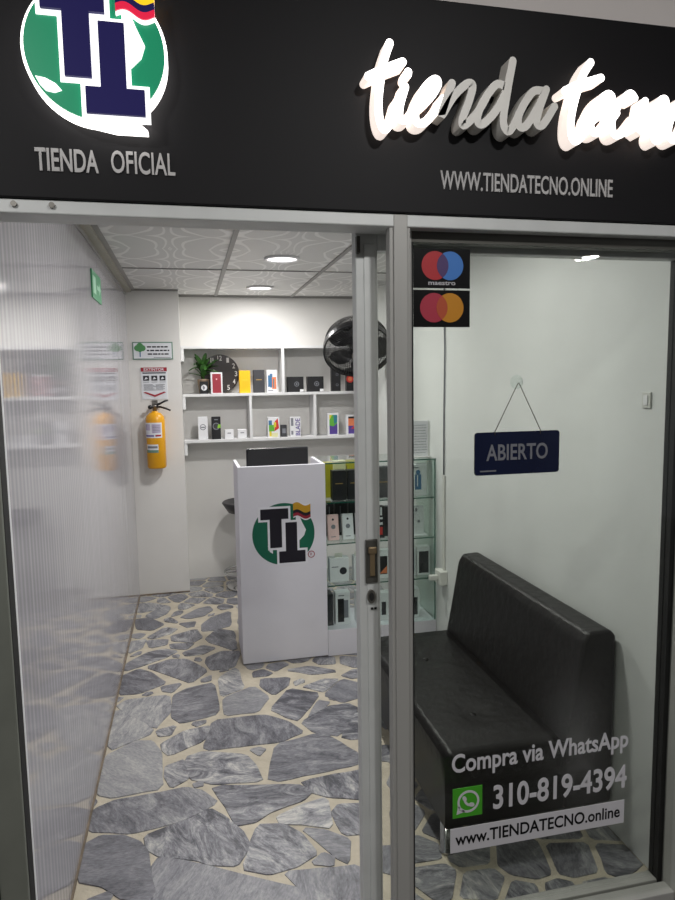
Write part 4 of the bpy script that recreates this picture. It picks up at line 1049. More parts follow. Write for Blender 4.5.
# ---------------------------------------------------------------- counter
CX0, CX1, CY0, CY1 = .243, .732, 3.625, 3.985
t = thing('counter', 'tall white podium counter with round green emblem on its front', 'counter', ((CX0 + CX1) / 2, 3.8, 0))
g = G(); g.box(CX0, CX1, CY0, CY0 + .018, .008, 1.13, 'melamine', .001); fp_ = g.build('front_panel', t)
g = G(); g.box(CX0, CX0 + .018, CY0 + .018, CY1, 0, 1.13, 'melamine', .001); g.build('side_panel', t)
g = G(); g.box(CX1 - .018, CX1, CY0 + .018, CY1, 0, 1.13, 'melamine', .001); g.build('side_panel', t)
g = G(); g.box(CX0 + .018, CX1 - .018, CY0 + .018, CY1, .95, .97, 'melamine', .001); g.build('desk_board', t)
g = G(); g.box(CX0 + .018, CX1 - .018, CY0 + .018, CY1, .40, .418, 'melamine', .001); g.build('shelf_board', t)
def emblem(cx, cz, r, y):
    c = fp_
    logo(cx, cz, r, y, 'logo_green', 'logo_navy', 'logo_white', 'logo_yellow', 'logo_red', False, c)
    g = G(); g.ring(cx + .88 * r, cz - .72 * r, .09 * r, .115 * r, y - .0012, y, 'logo_red', 24)
    g.text('R', cx + .85 * r, cx + .91 * r, cz - .76 * r, .09 * r, y, 'logo_red', .0012, 0); g.build('registered_mark', c)
emblem(.489, .742, .176, CY0)

t = thing('monitor', 'black monitor standing inside the top of the white counter', 'monitor', (.486, 3.85, .97))
g = G(); g.box(.308, .668, 3.80, 3.825, 1.005, 1.212, 'screen_black', .004); sc_ = g.build('screen', t)
g = G(); g.box(.318, .658, 3.797, 3.801, 1.012, 1.205, 'black_matte'); g.build('display', sc_)
g = G(); g.box(.462, .512, 3.825, 3.845, .97, 1.10, 'black_plastic', .003); g.box(.40, .574, 3.79, 3.93, .97, .982, 'black_plastic', .003); g.build('stand', t)

# ---------------------------------------------------------------- bar stool
t = thing('bar_stool', 'swivel bar stool with dark seat and chrome foot ring behind the counter', 'stool', (.40, 5.08, 0))
sx, sy = .41, 5.10
g = G(); g.lathe([(0, .645), (.14, .650), (.185, .675), (.195, .665), (.15, .595), (.05, .575), (0, .575)], (sx, sy, 0), 'seat_black', 36); g.build('seat', t)
g = G(); g.lathe([(0, .60), (.025, .60), (.025, .02), (0, .02)], (sx, sy, 0), 'chrome', 20); g.build('pole', t)
g = G(); g.tube([(sx - .02 + .17 * math.cos(a), sy - .0 + .17 * math.sin(a), .12) for a in [2 * math.pi * i / 32 for i in range(32)]], .009, 'chrome', 8, closed=True); g.tube([(sx, sy, .13), (sx - .19, sy, .12)], .008, 'chrome'); g.build('foot_ring', t)
g = G(); g.lathe([(0, .03), (.03, .028), (.17, .014), (.18, 0), (0, 0)], (sx, sy, 0), 'chrome', 36); g.build('base', t)

# ---------------------------------------------------------------- wall shelf
SH0, SH1 = 5.185, 5.398
t = thing('wall_shelf', 'white wall shelf of three long boards with upright dividers on the back wall', 'shelf', (.68, 5.39, 1.13))
for z in (1.848, 1.484, 1.130):
    g = G(); g.box(-.048, 1.398, SH0, SH1, z, z + .021, 'melamine_shelf', .001); g.build('board', t)
for x, z0, z1 in ((.728, 1.505, 1.848), (.466, 1.151, 1.484), (.976, 1.151, 1.484)):
    g = G(); g.box(x - .010, x + .010, SH0 + .001, SH1, z0, z1, 'melamine_shelf', .001); g.build('divider', t)
for z in (1.848, 1.484, 1.130):
    g = G(); g.box(-.049, -.026, SH0 + .004, SH1, z - .095, z, 'melamine_shelf', .001); g.build('bracket', t)

def carton(label, cat, x0, x1, y0, dep, z0, z1, body, prints=(), group=None, lean=0.0, texts=(), org=None, name='carton', rot=0.0):
    cx = (x0 + x1) / 2
    o = thing(name, label, cat, (cx, y0 + dep / 2, z0), group)
    g = G(); g.box(x0, x1, y0, y0 + dep, z0, z1, body, .0012, 1); g.build('box_body', o)
    if prints or texts:
        g = G(); W, H = x1 - x0, z1 - z0; k = 0
        g.box(x0 + .002, x1 - .002, y0 - .0004, y0, z0 + .002, z1 - .002, body)
        for p in prints:
            k += 1; y = y0 - .0004 - .00012 * k
            if p[0] == 'r': g.box(x0 + W * p[1], x0 + W * p[3], y, y0, z0 + H * p[2], z0 + H * p[4], p[5])
            elif p[0] == 'c': g.disc(x0 + W * p[1], z0 + H * p[2], W * p[3], y, y0, p[4], 28)
            elif p[0] == 'o': g.ring(x0 + W * p[1], z0 + H * p[2], W * p[3] * .75, W * p[3], y, y0, p[4], 28)
            elif p[0] == 'p': g.prism([(x0 + W * u, z0 + H * v) for u, v in p[1]], y, y0, p[2])
        for s, a, b, u, cap, m, vert in texts:
            if vert: g.text(s, z0 + H * a, z0 + H * b, x0 + W * u, W * cap, y0 - .001, m, .0006, .01, True)
            else: g.text(s, x0 + W * a, x0 + W * b, z0 + H * u, H * cap, y0 - .001, m, .0006, .01)
        g.build('front_print', o)
    if rot: o.rotation_euler = (0, 0, rot)
    if lean: o.rotation_euler = (lean, 0, 0)
    return o
TOPG, MIDG = 'boxes on the upper shelf row', 'boxes on the lower shelf row'
ZA, ZB = 1.5055, 1.1515
YS = 5.215
# upper row
carton('small black square box with a pale round picture in front of the potted plant', 'box', .085, .147, 5.20, .05, ZA, 1.600, 'box_black', [('c', .5, .5, .36, 'box_white'), ('p', [(.35, .72), (.62, .5), (.45, .3), (.3, .45)], 'ink_grey')], TOPG)
carton('white box with a dark red phone picture in front of the wall clock', 'box', .167, .256, 5.20, .05, ZA, 1.668, 'box_white', [('r', .14, .03, .88, .93, 'box_red'), ('c', .5, .68, .06, 'box_pink')], TOPG)
carton('plain yellow box on the upper shelf', 'box', .386, .472, YS, .055, ZA, 1.680, 'box_yellow', [('r', .25, .56, .75, .60, 'pr_yellow'), ('r', .1, .02, .9, .05, 'pr_yellow')], TOPG)
carton('charcoal box with a gold line between the yellow box and a white box', 'box', .497, .583, YS, .055, ZA, 1.684, 'box_charcoal', [('r', .22, .55, .75, .585, 'gold_ink')], TOPG)
carton('white box with blue and orange phones, left of the upper divider', 'box', .600, .682, YS, .055, ZA, 1.682, 'box_white', [('r', .12, .25, .36, .76, 'pr_blue'), ('r', .30, .22, .55, .83, 'pr_blue'), ('r', .50, .15, .90, .68, 'pr_orange'), ('r', .6, .2, .7, .6, 'pr_teal'), ('r', .1, .06, .6, .1, 'ink_grey')], TOPG)
for k, (a, b, lab) in enumerate(((.766, .892, 'wide black box with white corner tag just right of the upper divider'), (.926, 1.054, 'wide black box with white corner tag, second right of the upper divider'))):
    carton(lab, 'box', a, b, YS, .07, ZA, 1.626, 'box_black', [('o', .56, .52, .15, 'ink_grey'), ('c', .56, .52, .05, 'ink_grey'), ('r', .76, 0.02, .99, .18, 'box_white')], TOPG)
carton('tall narrow black box with faint grey marks under the fan', 'box', 1.122, 1.194, YS, .055, ZA, 1.692, 'box_black', [('o', .6, .72, .14, 'ink_grey'), ('o', .6, .28, .14, 'ink_grey')], TOPG)
carton('black box with an orange round mark at the door edge of the upper shelf', 'box', 1.244, 1.330, YS, .055, ZA, 1.690, 'box_black', [('c', .32, .52, .34, 'pr_red'), ('c', .32, .52, .2, 'pr_orange')], TOPG)
# lower row
carton('tall white box with a pale grey ring at the left end of the lower shelf', 'box', .060, .133, YS, .055, ZB, 1.328, 'box_white', [('o', .5, .55, .32, 'ink_grey'), ('r', .3, .51, .7, .57, 'ink_grey')], MIDG)
carton('tall black box with a watch picture and green spot on the lower shelf', 'box', .163, .232, YS, .055, ZB, 1.326, 'box_black', [('c', .5, .58, .40, 'box_charcoal'), ('o', .5, .58, .40, 'ink_grey'), ('p', [(.62, .50), (.98, .50), (.98, .66), (.72, .66)], 'pr_lime'), ('r', .3, .85, .7, .9, 'ink_grey')], MIDG)
for a, b, lab in ((.262, .330, 'small white box on the lower shelf, next to the tall black watch box'), (.362, .432, 'small white box on the lower shelf, next to the lower left divider')):
    carton(lab, 'box', a, b, YS, .05, ZB, 1.222, 'box_white', [('r', .3, .58, .7, .68, 'ink_grey')], MIDG)
carton('white box with green, red and blue blocks behind a small white tag', 'box', .600, .692, YS, .05, ZB, 1.310, 'box_white', [('r', .08, .30, .55, .62, 'pr_green'), ('r', .05, .62, .35, .85, 'pr_blue'), ('p', [(.55, .3), (.95, .45), (.85, .95), (.6, .8)], 'pr_red'), ('r', .5, .5, .7, .75, 'pr_yellow'), ('r', .1, .05, .3, .3, 'pr_yellow'), ('r', .32, .02, .85, .22, 'box_cream')], MIDG)
carton('small dark grey box beside the box with coloured blocks', 'box', .706, .752, YS + .02, .05, ZB, 1.246, 'box_charcoal', [('r', .2, .3, .8, .7, 'ink_grey')], MIDG)
carton('white box with large purple upright lettering on the lower shelf', 'box', .777, .862, YS, .05, ZB, 1.308, 'box_white', [('r', .08, .55, .3, .95, 'ink_grey'), ('r', .08, .1, .28, .3, 'ink_grey')], MIDG, texts=[('BLADE', .06, .92, .92, .42, 'pr_purple', True)])
carton('white box with green and purple screen picture right of the lower right divider', 'box', 1.083, 1.172, YS, .05, ZB, 1.330, 'box_white', [('r', .15, .05, .88, .92, 'pr_purple'), ('p', [(.15, .92), (.15, .45), (.5, .4), (.88, .55), (.88, .92)], 'pr_green'), ('p', [(.5, .92), (.6, .5), (.88, .6), (.88, .92)], 'pr_teal'), ('p', [(.15, .92), (.15, .7), (.4, .92)], 'pr_yellow')], MIDG)
carton('white box with orange and purple screen picture at the door edge of the lower shelf', 'box', 1.239, 1.328, YS, .05, ZB, 1.312, 'box_white', [('r', .15, .05, .88, .92, 'pr_purple'), ('r', .15, .45, .88, .92, 'pr_orange'), ('r', .15, .82, .88, .92, 'box_black'), ('p', [(.4, .3), (.88, .3), (.88, .55)], 'pr_red')], MIDG)

# clock
t = thing('wall_clock', 'round dark clock with white numerals leaning on the shelf behind the plant', 'clock', (.247, 5.30, ZA))
ccx, ccz, cr = .247, ZA + .152, .151
g = G(); g.disc(ccx, ccz, cr, 5.340, 5.352, 'clock_face', 64); dl_ = g.build('dial', t)
for k in range(1, 13):
    a = math.radians(90 - 30 * k); x, z = ccx + .124 * math.cos(a), ccz + .124 * math.sin(a)
    w = .034 if k > 9 else .020
    if k == 11:
        for q in (-.010, .006):
            g = G(); g.text('1', x + q, x + q + .008, z - .019, .038, 5.340, 'numeral_white', .002, .01); g.build('numeral', dl_)
        continue
    g = G(); g.text(str(k), x - w / 2, x + w / 2, z - .019, .038, 5.340, 'numeral_white', .002, .01); g.build('numeral', dl_)
g = G(); g.stroke([(ccx, ccz), (ccx - .05, ccz + .03)], .004, 5.336, 5.339, 'numeral_white'); g.stroke([(ccx, ccz), (ccx - .03, ccz - .08)], .003, 5.335, 5.339, 'numeral_white'); g.build('hands', dl_)

# plant
t = thing('potted_plant', 'small leafy green plant in a tan pot at the left end of the upper shelf', 'plant', (.115, 5.29, ZA))
px, py = .115, 5.29
g = G(); g.lathe([(0, 0), (.034, 0), (.046, .10), (.048, .112), (.043, .112), (.040, .095), (0, .095)], (px, py, ZA), 'pot_tan', 28); g.build('pot', t)
g = G(); r5 = random.Random(5)
def leaf(b, az, el, ln, w, base):
    d = Vector((math.cos(az) * math.cos(el), math.sin(az) * math.cos(el), math.sin(el)))
    s = Vector((-math.sin(az), math.cos(az), 0)); n = d.cross(s)
    rows = []
    for i in range(7):
        u = i / 6; ww = w * math.sin(math.pi * (u * .92 + .05)) ** .8 * (1 if u < 1 else 0)
        c = base + d * ln * u + Vector((0, 0, -.05 * ln / .12 * u * u * (1 - el / 1.6)))
        rows.append([b.verts.new(c - s * ww + n * .004), b.verts.new(c - n * .003), b.verts.new(c + s * ww + n * .004)])
    for p, q in zip(rows, rows[1:]):
        for k in range(2): b.faces.new((p[k], p[k + 1], q[k + 1], q[k]))
def foliage(b):
    for i in range(26):
        az = r5.uniform(0, 2 * math.pi); el = r5.uniform(.15, 1.35)
        if math.sin(az) > .5: el = max(el, .9)
        leaf(b, az, el, r5.uniform(.11, .18), r5.uniform(.017, .026), Vector((px, py, ZA + .12 + r5.uniform(0, .09))))
g._new(foliage, 'leaf_green', sm=True); g.tube([(px, py, ZA + .09), (px + .004, py, ZA + .15), (px, py, ZA + .22)], .006, 'leaf_green')
for v in g.bm.verts:
    if v.co.y > 5.385: v.co.y = 5.385
    if v.co.x < -.02: v.co.x = -.02
g.build('foliage', t)

# ---------------------------------------------------------------- fire extinguisher and column signs
ex, ey, ez = -.247, 4.995, .975
t = thing('fire_extinguisher', 'yellow fire extinguisher hung on the white column', 'fire extinguisher', (ex, ey, ez))
g = G(); g.lathe([(0, .0), (.060, .0), (.067, .010), (.068, .350), (.063, .378), (.042, .400), (.022, .408), (.022, .416), (0, .416)], (ex, ey, ez), 'extinguisher_yellow', 40); cyl_ = g.build('cylinder', t)
def band(g, a0, a1, z0, z1, m, r=.0688):
    n = 14
    def fn(b):
        v = [[b.verts.new((ex + r * math.cos(a), ey + r * math.sin(a), z)) for z in (z0, z1)] for a in [math.radians(a0 + (a1 - a0) * i / n) for i in range(n + 1)]]
        for p, q in zip(v, v[1:]): b.faces.new((p[0], q[0], q[1], p[1]))
    return g._new(fn, m, sm=True)
g = G(); band(g, 188, 312, ez + .225, ez + .335, 'paper'); band(g, 195, 240, ez + .28, ez + .325, 'lavender', .0691); band(g, 250, 305, ez + .26, ez + .325, 'lavender', .0691)
band(g, 270, 305, ez + .235, ez + .248, 'ink_red', .0692); band(g, 195, 262, ez + .235, ez + .246, 'pr_purple', .0692)
for k in range(5): band(g, 255, 300, ez + .266 + k * .011, ez + .270 + k * .011, 'ink_grey', .0693)
g.build('upper_label', cyl_)
g = G(); band(g, 205, 285, ez + .125, ez + .178, 'paper'); band(g, 205, 285, ez + .118, ez + .138, 'sign_frame_green', .0691); band(g, 215, 280, ez + .150, ez + .166, 'ink_grey', .0691); g.build('lower_label', cyl_)
g = G(); g.lathe([(0, .416), (.014, .416), (.014, .444), (.018, .444), (.018, .460), (0, .460)], (ex, ey, ez), 'screw_steel', 20); vl_ = g.build('valve', t)
g = G(); g.tube([(ex - .012, ey, ez + .450), (ex + .03, ey - .004, ez + .466), (ex + .075, ey - .008, ez + .488), (ex + .098, ey - .008, ez + .493)], [.010, .008, .007, .006], 'black_plastic', 8)
g.tube([(ex, ey, ez + .448), (ex + .04, ey - .004, ez + .446), (ex + .085, ey - .008, ez + .432), (ex + .112, ey - .008, ez + .418)], [.008, .007, .007, .006], 'black_plastic', 8); g.build('handle', t)
g = G(); g.lathe([(0, 0), (.016, 0), (.016, .014), (0, .014)], (0, 0, 0), 'black_plastic', 20, M=Matrix.Translation((ex - .030, ey - .012, ez + .446)) @ Matrix.Rotation(math.pi / 2, 4, 'X')); g.tube([(ex - .03, ey - .01, ez + .446), (ex, ey, ez + .446)], .006, 'black_plastic'); g.build('gauge', vl_)
g = G(); g.box(ex - .012, ex + .012, ey + .0, 5.070, ez + .455, ez + .475, 'screw_steel', .002); g.box(ex - .02, ex + .02, 5.062, 5.070, ez + .43, ez + .494, 'screw_steel', .001); g.build('wall_hook', t)

CYF = 5.07
t = thing('notice_plate', 'small wide notice with a green tree on the column, above the extinguisher poster', 'sign', (-.245, CYF, 1.765))
g = G(); g.box(-.388, -.103, CYF - .006, CYF, 1.765, 1.893, 'sign_frame_green', .001); g.build('frame', t)
g = G(); g.box(-.380, -.111, CYF - .0075, CYF - .006, 1.773, 1.885, 'paper'); g.build('face', t)
g = G()
for q, (dx, dz, r) in enumerate(((-.018, .01, .022), (.018, .01, .022), (0, .024, .024), (0, .0, .018))): g.disc(-.335 + dx, 1.838 + dz, r, CYF - .0082 - q * .0004, CYF - .007, 'ink_green', 20)
g.box(-.339, -.331, CYF - .0082, CYF - .007, 1.785, 1.83, 'pr_blue')
for k, (a, b) in enumerate(((-.285, -.125), (-.287, -.128), (-.282, -.130))):
    x = a; rr = random.Random(k)
    while x < b - .01:
        w = min(rr.uniform(.015, .032), b - x); g.box(x, x + w, CYF - .0082, CYF - .007, 1.852 - k * .026, 1.862 - k * .026, 'ink'); x += w + .006
g.box(-.24, -.12, CYF - .0082, CYF - .007, 1.778, 1.782, 'ink_grey')
g.build('print', t)

t = thing('extinguisher_poster', 'white poster with red heading and red arrow just above the yellow extinguisher', 'sign', (-.243, CYF, 1.475))
g = G(); g.box(-.336, -.152, CYF - .004, CYF, 1.475, 1.708, 'paper', .001); g.build('panel', t)
g = G(); y = CYF - .0055
g.box(-.336, -.152, y, CYF - .004, 1.679, 1.708, 'ink_red')
g.text('EXTINTOR', -.315, -.172, 1.684, .019, y, 'paper', .0006, .012)
g.box(-.325, -.16, y, CYF - .004, 1.664, 1.672, 'ink')
for k in range(3):
    x = -.322 + k * .058
    g.box(x, x + .042, y, CYF - .004, 1.612, 1.648, 'ink'); g.prism([(x + .008, 1.620), (x + .020, 1.640), (x + .034, 1.626), (x + .02, 1.622)], y - .0006, y, 'paper')
    g.box(x, x + .042, y, CYF - .004, 1.600, 1.603, 'ink_grey')
for k in range(6): g.box(-.320, -.255 + (k % 3) * .01, y, CYF - .004, 1.582 - k * .008, 1.585 - k * .008, 'ink_grey'); g.box(-.235, -.170 - (k % 2) * .012, y, CYF - .004, 1.582 - k * .008, 1.585 - k * .008, 'ink_grey')
g.prism([(-.325, 1.525), (-.310, 1.531), (-.244, 1.507), (-.178, 1.531), (-.163, 1.525), (-.244, 1.492)], y, CYF - .004, 'ink_red')
g.build('print', t)

t = thing('exit_sign', 'small green plate high on the ribbed left wall near the column', 'sign', (XL, 3.45, 1.99))
g = G(); g.box(XL, XL + .006, 3.28, 3.60, 1.995, 2.125, 'exit_green', .001); g.build('plate', t)
g = G()
g.box(XL + .006, XL + .007, 3.31, 3.40, 2.02, 2.10, 'exit_pale'); g.prism([(3.44, 2.05), (3.52, 2.05), (3.52, 2.03), (3.57, 2.06), (3.52, 2.09), (3.52, 2.07), (3.44, 2.07)], XL + .006, XL + .007, 'exit_pale', axis='x')
L(g.build('print', t), 'pale pictogram shapes')

# ---------------------------------------------------------------- glass showcase and its stock
SX0, SX1, GY0, GY1 = .734, 1.397, 3.632, 3.970
t = thing('glass_showcase', 'glass display case on a low white plinth beside the counter', 'display case', (1.06, 3.8, 0))
g = G(); g.box(SX0, SX1, GY0 - .004, GY1, 0, .155, 'melamine', .001); g.build('plinth', t)
LV = (.415, .662, .902)
for z in LV:
    g = G(); g.box(SX0 + .008, SX1 - .008, GY0 + .010, GY1 - .008, z - .006, z, 'case_glass'); g.box(SX0 + .008, SX1 - .008, GY0 + .0085, GY0 + .010, z - .006, z, 'edge_green'); g.build('glass_shelf', t)
g = G(); g.box(SX0, SX1, GY0, GY1, 1.124, 1.131, 'case_glass'); g.box(SX0, SX1, GY0 - .0015, GY0, 1.124, 1.131, 'edge_green'); g.build('glass_top', t)
g = G(); g.box(SX1 - .007, SX1, GY0 + .008, GY1 - .007, .155, 1.124, 'case_glass'); g.box(SX1 - .007, SX1, GY0 + .0065, GY0 + .008, .155, 1.124, 'edge_green'); g.build('side_pane', t)
g = G(); g.box(SX0, SX0 + .006, GY0 + .008, GY1 - .007, .155, 1.124, 'case_glass'); g.build('side_pane', t)
g = G(); g.box(SX0, SX1 - .008, GY0, GY0 + .006, .155, 1.124, 'case_glass'); g.build('front_pane', t)
for z in LV:
    for x in (SX0 + .012, SX1 - .014):
        g = G(); g.box(x - .004, x + .004, GY0 + .02, GY0 + .034, z - .014, z - .006, 'screw_steel'); g.build('shelf_clip', t)
CG = 'stock in the glass case'
Z4, Z3, Z2, Z1 = .155, .415, .662, .902
yf = 3.70
def C(label, x0, x1, y0, dep, z0, z1, body, prints=(), name='carton', rot=0, cat='box', lean=0):
    return carton(label, cat, x0, x1, y0, dep, z0, z1, body, prints, CG, rot=rot, name=name, lean=lean)
C('yellow box at the left end of the top row inside the glass case', .762, .815, 3.80, .06, Z1, 1.112, 'box_lime')
C('pale yellow box behind the black boxes in the top row of the glass case', .832, .902, 3.84, .06, Z1, 1.114, 'box_cream')
C('lime box behind black boxes, right of the pale yellow box in the glass case', .912, .980, 3.84, .06, Z1, 1.112, 'box_lime')
C('tall black box with gold line, left one in the top row of the glass case', .790, .872, yf, .06, Z1, 1.075, 'box_black', [('r', .2, .55, .75, .58, 'gold_ink')])
C('tall black box with gold line, right of its twin in the glass case', .880, .960, yf, .06, Z1, 1.075, 'box_black', [('r', .2, .55, .75, .58, 'gold_ink')])
C('dark brown box seen between door stile and post, top row of glass case', 1.05, 1.16, yf, .06, Z1, 1.085, 'box_charcoal', [('r', .2, .5, .75, .53, 'gold_ink')])
C('white box with blue phone picture in the top row of the glass case', 1.262, 1.366, yf, .06, Z1, 1.092, 'box_white', [('r', .28, .2, .66, .68, 'pr_blue'), ('c', .47, .75, .14, 'pr_blue'), ('r', .40, .3, .46, .66, 'box_white'), ('r', .1, .88, .5, .91, 'ink_grey')])
C('black box behind the pink one in the second row of the glass case', .752, .820, 3.83, .08, Z2, .862, 'box_black', [('r', .6, .1, .66, .9, 'ink_grey')])
C('black box behind the white one in the second row of the glass case', .830, .905, 3.83, .08, Z2, .862, 'box_black', [('r', .4, .1, .46, .9, 'ink_grey')])
C('black box behind the third white one in the second row of the glass case', .915, .99, 3.83, .08, Z2, .862, 'box_black')
for x, m, lab in ((.760, 'box_pink', 'pink earphone box with round dark picture in the glass case'), (.848, 'box_white', 'white earphone box just right of the pink one in the glass case'), (.932, 'box_white', 'white earphone box partly behind the door stile in the glass case')):
    C(lab, x, x + .066, yf, .030, Z2 + .002, .815, m, [('c', .5, .52, .20, 'ink_grey'), ('c', .5, .80, .10, 'ink'), ('r', .25, .12, .7, .15, 'ink_grey')], lean=-.18)
C('dark box with red and white marks, right of the door stile in the glass case', 1.050, 1.102, yf, .05, Z2, .850, 'box_black', [('r', .35, .1, .75, .35, 'pr_red'), ('r', .35, .42, .75, .50, 'box_white'), ('r', .35, .6, .75, .66, 'box_white'), ('r', .45, .72, .68, .98, 'box_white')])
C('black box just right of the dark box with red marks in the glass case', 1.112, 1.172, yf + .03, .05, Z2, .84, 'box_black')
C('white phone standing upright in the second row at the right of the glass case', 1.282, 1.346, yf, .02, Z2 + .008, .842, 'box_white', [('c', .5, .45, .14, 'ink_grey'), ('r', .15, .8, .35, .92, 'ink_grey')], name='display_phone', cat='phone')
C('low white stand under the upright phone at the right of the glass case', 1.262, 1.362, yf - .02, .07, Z2, .670, 'box_white', name='display_stand', cat='stand')
o = C('white watch box with hang tab and round black watch, fully visible in the glass case', .765, .880, yf, .06, Z3, .558, 'box_white', [('c', .70, .46, .19, 'ink'), ('r', .1, .62, .45, .66, 'ink_grey')])
g = G(); g.box(.80, .845, yf + .02, yf + .023, .558, .585, 'box_ivory'); g.build('hang_tab', o)
o = C('white watch box partly hidden by the door stile in the glass case', .912, 1.03, yf, .06, Z3, .560, 'box_white', [('c', .70, .46, .19, 'ink')])
g = G(); g.box(.92, .965, yf + .02, yf + .023, .560, .586, 'box_ivory'); g.build('hang_tab', o)
C('white box with dark phone picture between door stile and post, third row of glass case', 1.06, 1.15, yf, .05, Z3, .585, 'box_white', [('r', .08, .15, .62, .80, 'box_black'), ('p', [(.1, .18), (.6, .18), (.6, .45)], 'pr_orange')])
C('white box with blue phone picture in the third row of the glass case', 1.226, 1.295, yf, .05, Z3, .585, 'box_white', [('r', .25, .15, .85, .85, 'pr_blue'), ('p', [(.3, .2), (.8, .3), (.8, .6)], 'pr_purple')])
C('white box with dark picture beside the right pane, third row of glass case', 1.303, 1.384, yf, .05, Z3, .590, 'box_white', [('r', .14, .08, .90, .84, 'ink'), ('p', [(.2, .1), (.85, .1), (.85, .5), (.4, .3)], 'box_charcoal')])
C('dark box at the left end of the bottom row of the glass case', .748, .782, yf, .09, Z4, .345, 'box_charcoal')
C('white box with black phone picture, fully visible in the bottom row of the glass case', .796, .884, yf, .06, Z4, .352, 'box_white', [('r', .15, .08, .58, .80, 'box_black'), ('r', .58, .2, .88, .75, 'ink_grey'), ('r', .2, .88, .6, .91, 'ink_grey')])
C('white box partly hidden by the door stile in the bottom row of the glass case', .925, 1.015, yf, .06, Z4, .345, 'box_white', [('r', .15, .08, .60, .82, 'box_black')])
C('white box with small dark picture between door stile and post, bottom row of glass case', 1.07, 1.15, yf, .06, Z4, .325, 'box_white', [('r', .1, .2, .45, .68, 'ink')])
C('white box with dark screen picture, right end of the glass case bottom row', 1.232, 1.318, yf, .06, Z4, .335, 'box_white', [('r', .18, .10, .85, .70, 'ink'), ('r', .25, .12, .8, .3, 'box_charcoal')])

t = thing('notice_holder', 'printed white notice in a clear stand on top of the glass case', 'notice', (1.36, 3.76, 1.131))
g = G(); g.box(1.285, 1.395, 3.755, 3.760, 1.132, 1.345, 'paper', .0005); sh_ = g.build('sheet', t)
g = G(); g.box(1.278, 1.397, 3.70, 3.80, 1.131, 1.134, 'clear_plastic'); g.box(1.393, 1.397, 3.745, 3.765, 1.134, 1.346, 'clear_plastic'); g.build('stand', t)
g = G(); rr = random.Random(3)
for k in range(11):
    x = 1.292 + rr.uniform(0, .02)
    while x < 1.378:
        w = rr.uniform(.008, .02); g.box(x, min(x + w, 1.386), 3.7542, 3.755, 1.318 - k * .0165, 1.321 - k * .0165, 'ink_grey'); x += w + .004
L(g.build('print', sh_), 'lines of illegible small print')

# ---------------------------------------------------------------- fan
t = thing('wall_fan', 'black round wall fan tilted down above the upper shelf', 'fan', (1.397, 4.50, 1.83))
fc = Vector((1.152, 4.50, 1.813)); ax = Vector((-.12, -.72, -.70)).normalized()
zc = ax; xc = Vector((0, 0, 1)).cross(zc).normalized(); yc = zc.cross(xc)
FM = Matrix.Translation(fc) @ Matrix((xc, yc, zc)).transposed().to_4x4()
R0 = .232
g = G()
def circ(r, z, n=56): return [(r * math.cos(2 * math.pi * i / n), r * math.sin(2 * math.pi * i / n), z) for i in range(n)]
for r, z in ((.05, .072), (.09, .07), (.13, .066), (.17, .060), (.205, .050)): g.tube(circ(r, z), .0018, 'black_plastic', 5, closed=True)
for i in range(72):
    a = 2 * math.pi * i / 72; c, s = math.cos(a), math.sin(a)
    g.tube([(.045 * c, .045 * s, .074), (.13 * math.cos(a + .25), .13 * math.sin(a + .25), .068), (.228 * math.cos(a + .45), .228 * math.sin(a + .45), .034)], .0017, 'black_plastic', 4)
fgr = g.build('front_grille', t, M=FM)
g = G(); g.lathe([(.232, -.012), (.237, -.012), (.240, .010), (.238, .036), (.228, .036), (.232, .010), (.232, -.012)], (0, 0, 0), 'black_plastic', 56, sm=False); g.build('rim_band', t, M=FM)
g = G()
for i in range(100):
    a = 2 * math.pi * i / 100; c, s = math.cos(a), math.sin(a)
    g.tube([(.05 * c, .05 * s, -.155), (.15 * c, .15 * s, -.145), (.218 * c, .218 * s, -.090), (.235 * c, .235 * s, -.008)], .0026, 'black_plastic', 4)
for r, z in ((.10, -.150), (.16, -.140)): g.tube(circ(r, z), .0018, 'black_plastic', 5, closed=True)
g.build('rear_grille', t, M=FM)
for k in range(5):
    g = G()
    def blade(b):
        rows = []
        for i in range(7):
            r = .045 + .16 * i / 6; w = .20 + .42 * math.sin(math.pi * (i / 6 * .8 + .1)); rw = []
            for j in range(6):
                a = 2 * math.pi * k / 5 + w * (j / 5 - .5) * 2.0; rw.append(b.verts.new((r * math.cos(a), r * math.sin(a), .018 - .036 * j / 5)))
            rows.append(rw)
        for p, q in zip(rows, rows[1:]):
            for j in range(5): b.faces.new((p[j], p[j + 1], q[j + 1], q[j]))
    g._new(blade, 'black_matte', sm=True); g.build('blade', t, M=FM)
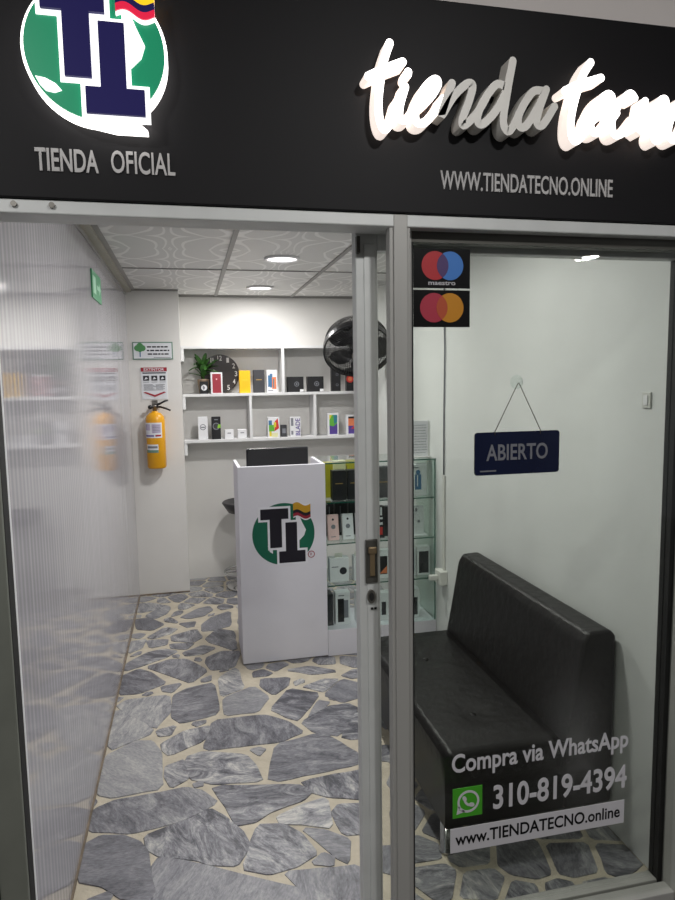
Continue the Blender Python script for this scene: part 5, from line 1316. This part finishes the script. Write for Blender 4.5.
g = G(); g.lathe([(0, .080), (.030, .080), (.046, .072), (.046, .066), (.0, .066)], (0, 0, 0), 'black_plastic', 32); g.ring(0, 0, 0, 0, 0, 0, 'black_plastic') if False else None
g.lathe([(.024, .083), (.044, .081), (.044, .077), (.024, .079), (.024, .083)], (0, 0, 0), 'screw_steel', 32); L(g.build('badge', fgr, M=FM), 'round grey badge at the fan centre')
g = G(); g.lathe([(0, -.20), (.05, -.195), (.062, -.17), (.062, -.05), (.045, .02), (0, .03)], (0, 0, 0), 'black_plastic', 32); g.build('motor', t, M=FM)
mb = FM @ Vector((0, 0, -.12))
g = G(); g.tube([mb, (1.27, 4.60, 1.87), (1.385, 4.60, 1.85)], .018, 'black_plastic', 10); g.box(1.38, 1.3995, 4.55, 4.65, 1.77, 1.93, 'black_plastic', .004); g.build('wall_bracket', t)

# ---------------------------------------------------------------- right wall bits
t = thing('wall_outlet', 'white surface outlet box with a plug on the right wall above the sofa end', 'outlet', (1.40, 3.50, .42))
g = G(); g.box(1.355, 1.3995, 3.455, 3.545, .42, .50, 'pipe_white', .004); g.build('box_body', t)
g = G(); g.box(1.305, 1.355, 3.485, 3.515, .445, .475, 'pipe_white', .005); g.build('plug', t)
g = G(); g.box(1.388, 1.3995, 3.485, 3.515, .50, 1.05, 'pipe_white', .002)
solo(g, 'cable_duct', 'white cable duct running up the right wall from the outlet', 'cable duct', (1.40, 3.50, .50))
g = G(); g.tube([(1.393, 3.5, 1.05), (1.394, 3.502, 1.4), (1.393, 3.487, 1.75), (1.394, 3.50, 2.0), (1.394, 3.50, 2.268)], .0045, 'ink_grey', 8)
solo(g, 'wall_cable', 'thin grey cable running up the right wall to the ceiling', 'cable', (1.40, 3.50, 1.05))
t = thing('wall_plate', 'small pale plate on the right wall next to the window edge', 'switch', (1.40, 1.83, 1.49))  # invented plate standing in for a small pale mark by the frame
g = G(); g.box(1.394, 1.3995, 1.795, 1.835, 1.495, 1.545, 'pipe_white', .002); g.build('plate', t)
g = G(); g.box(1.391, 1.394, 1.805, 1.825, 1.505, 1.535, 'box_white', .001); g.build('raised_panel', t)

for o in bpy.data.objects:
    if '_org' in o: del o['_org']
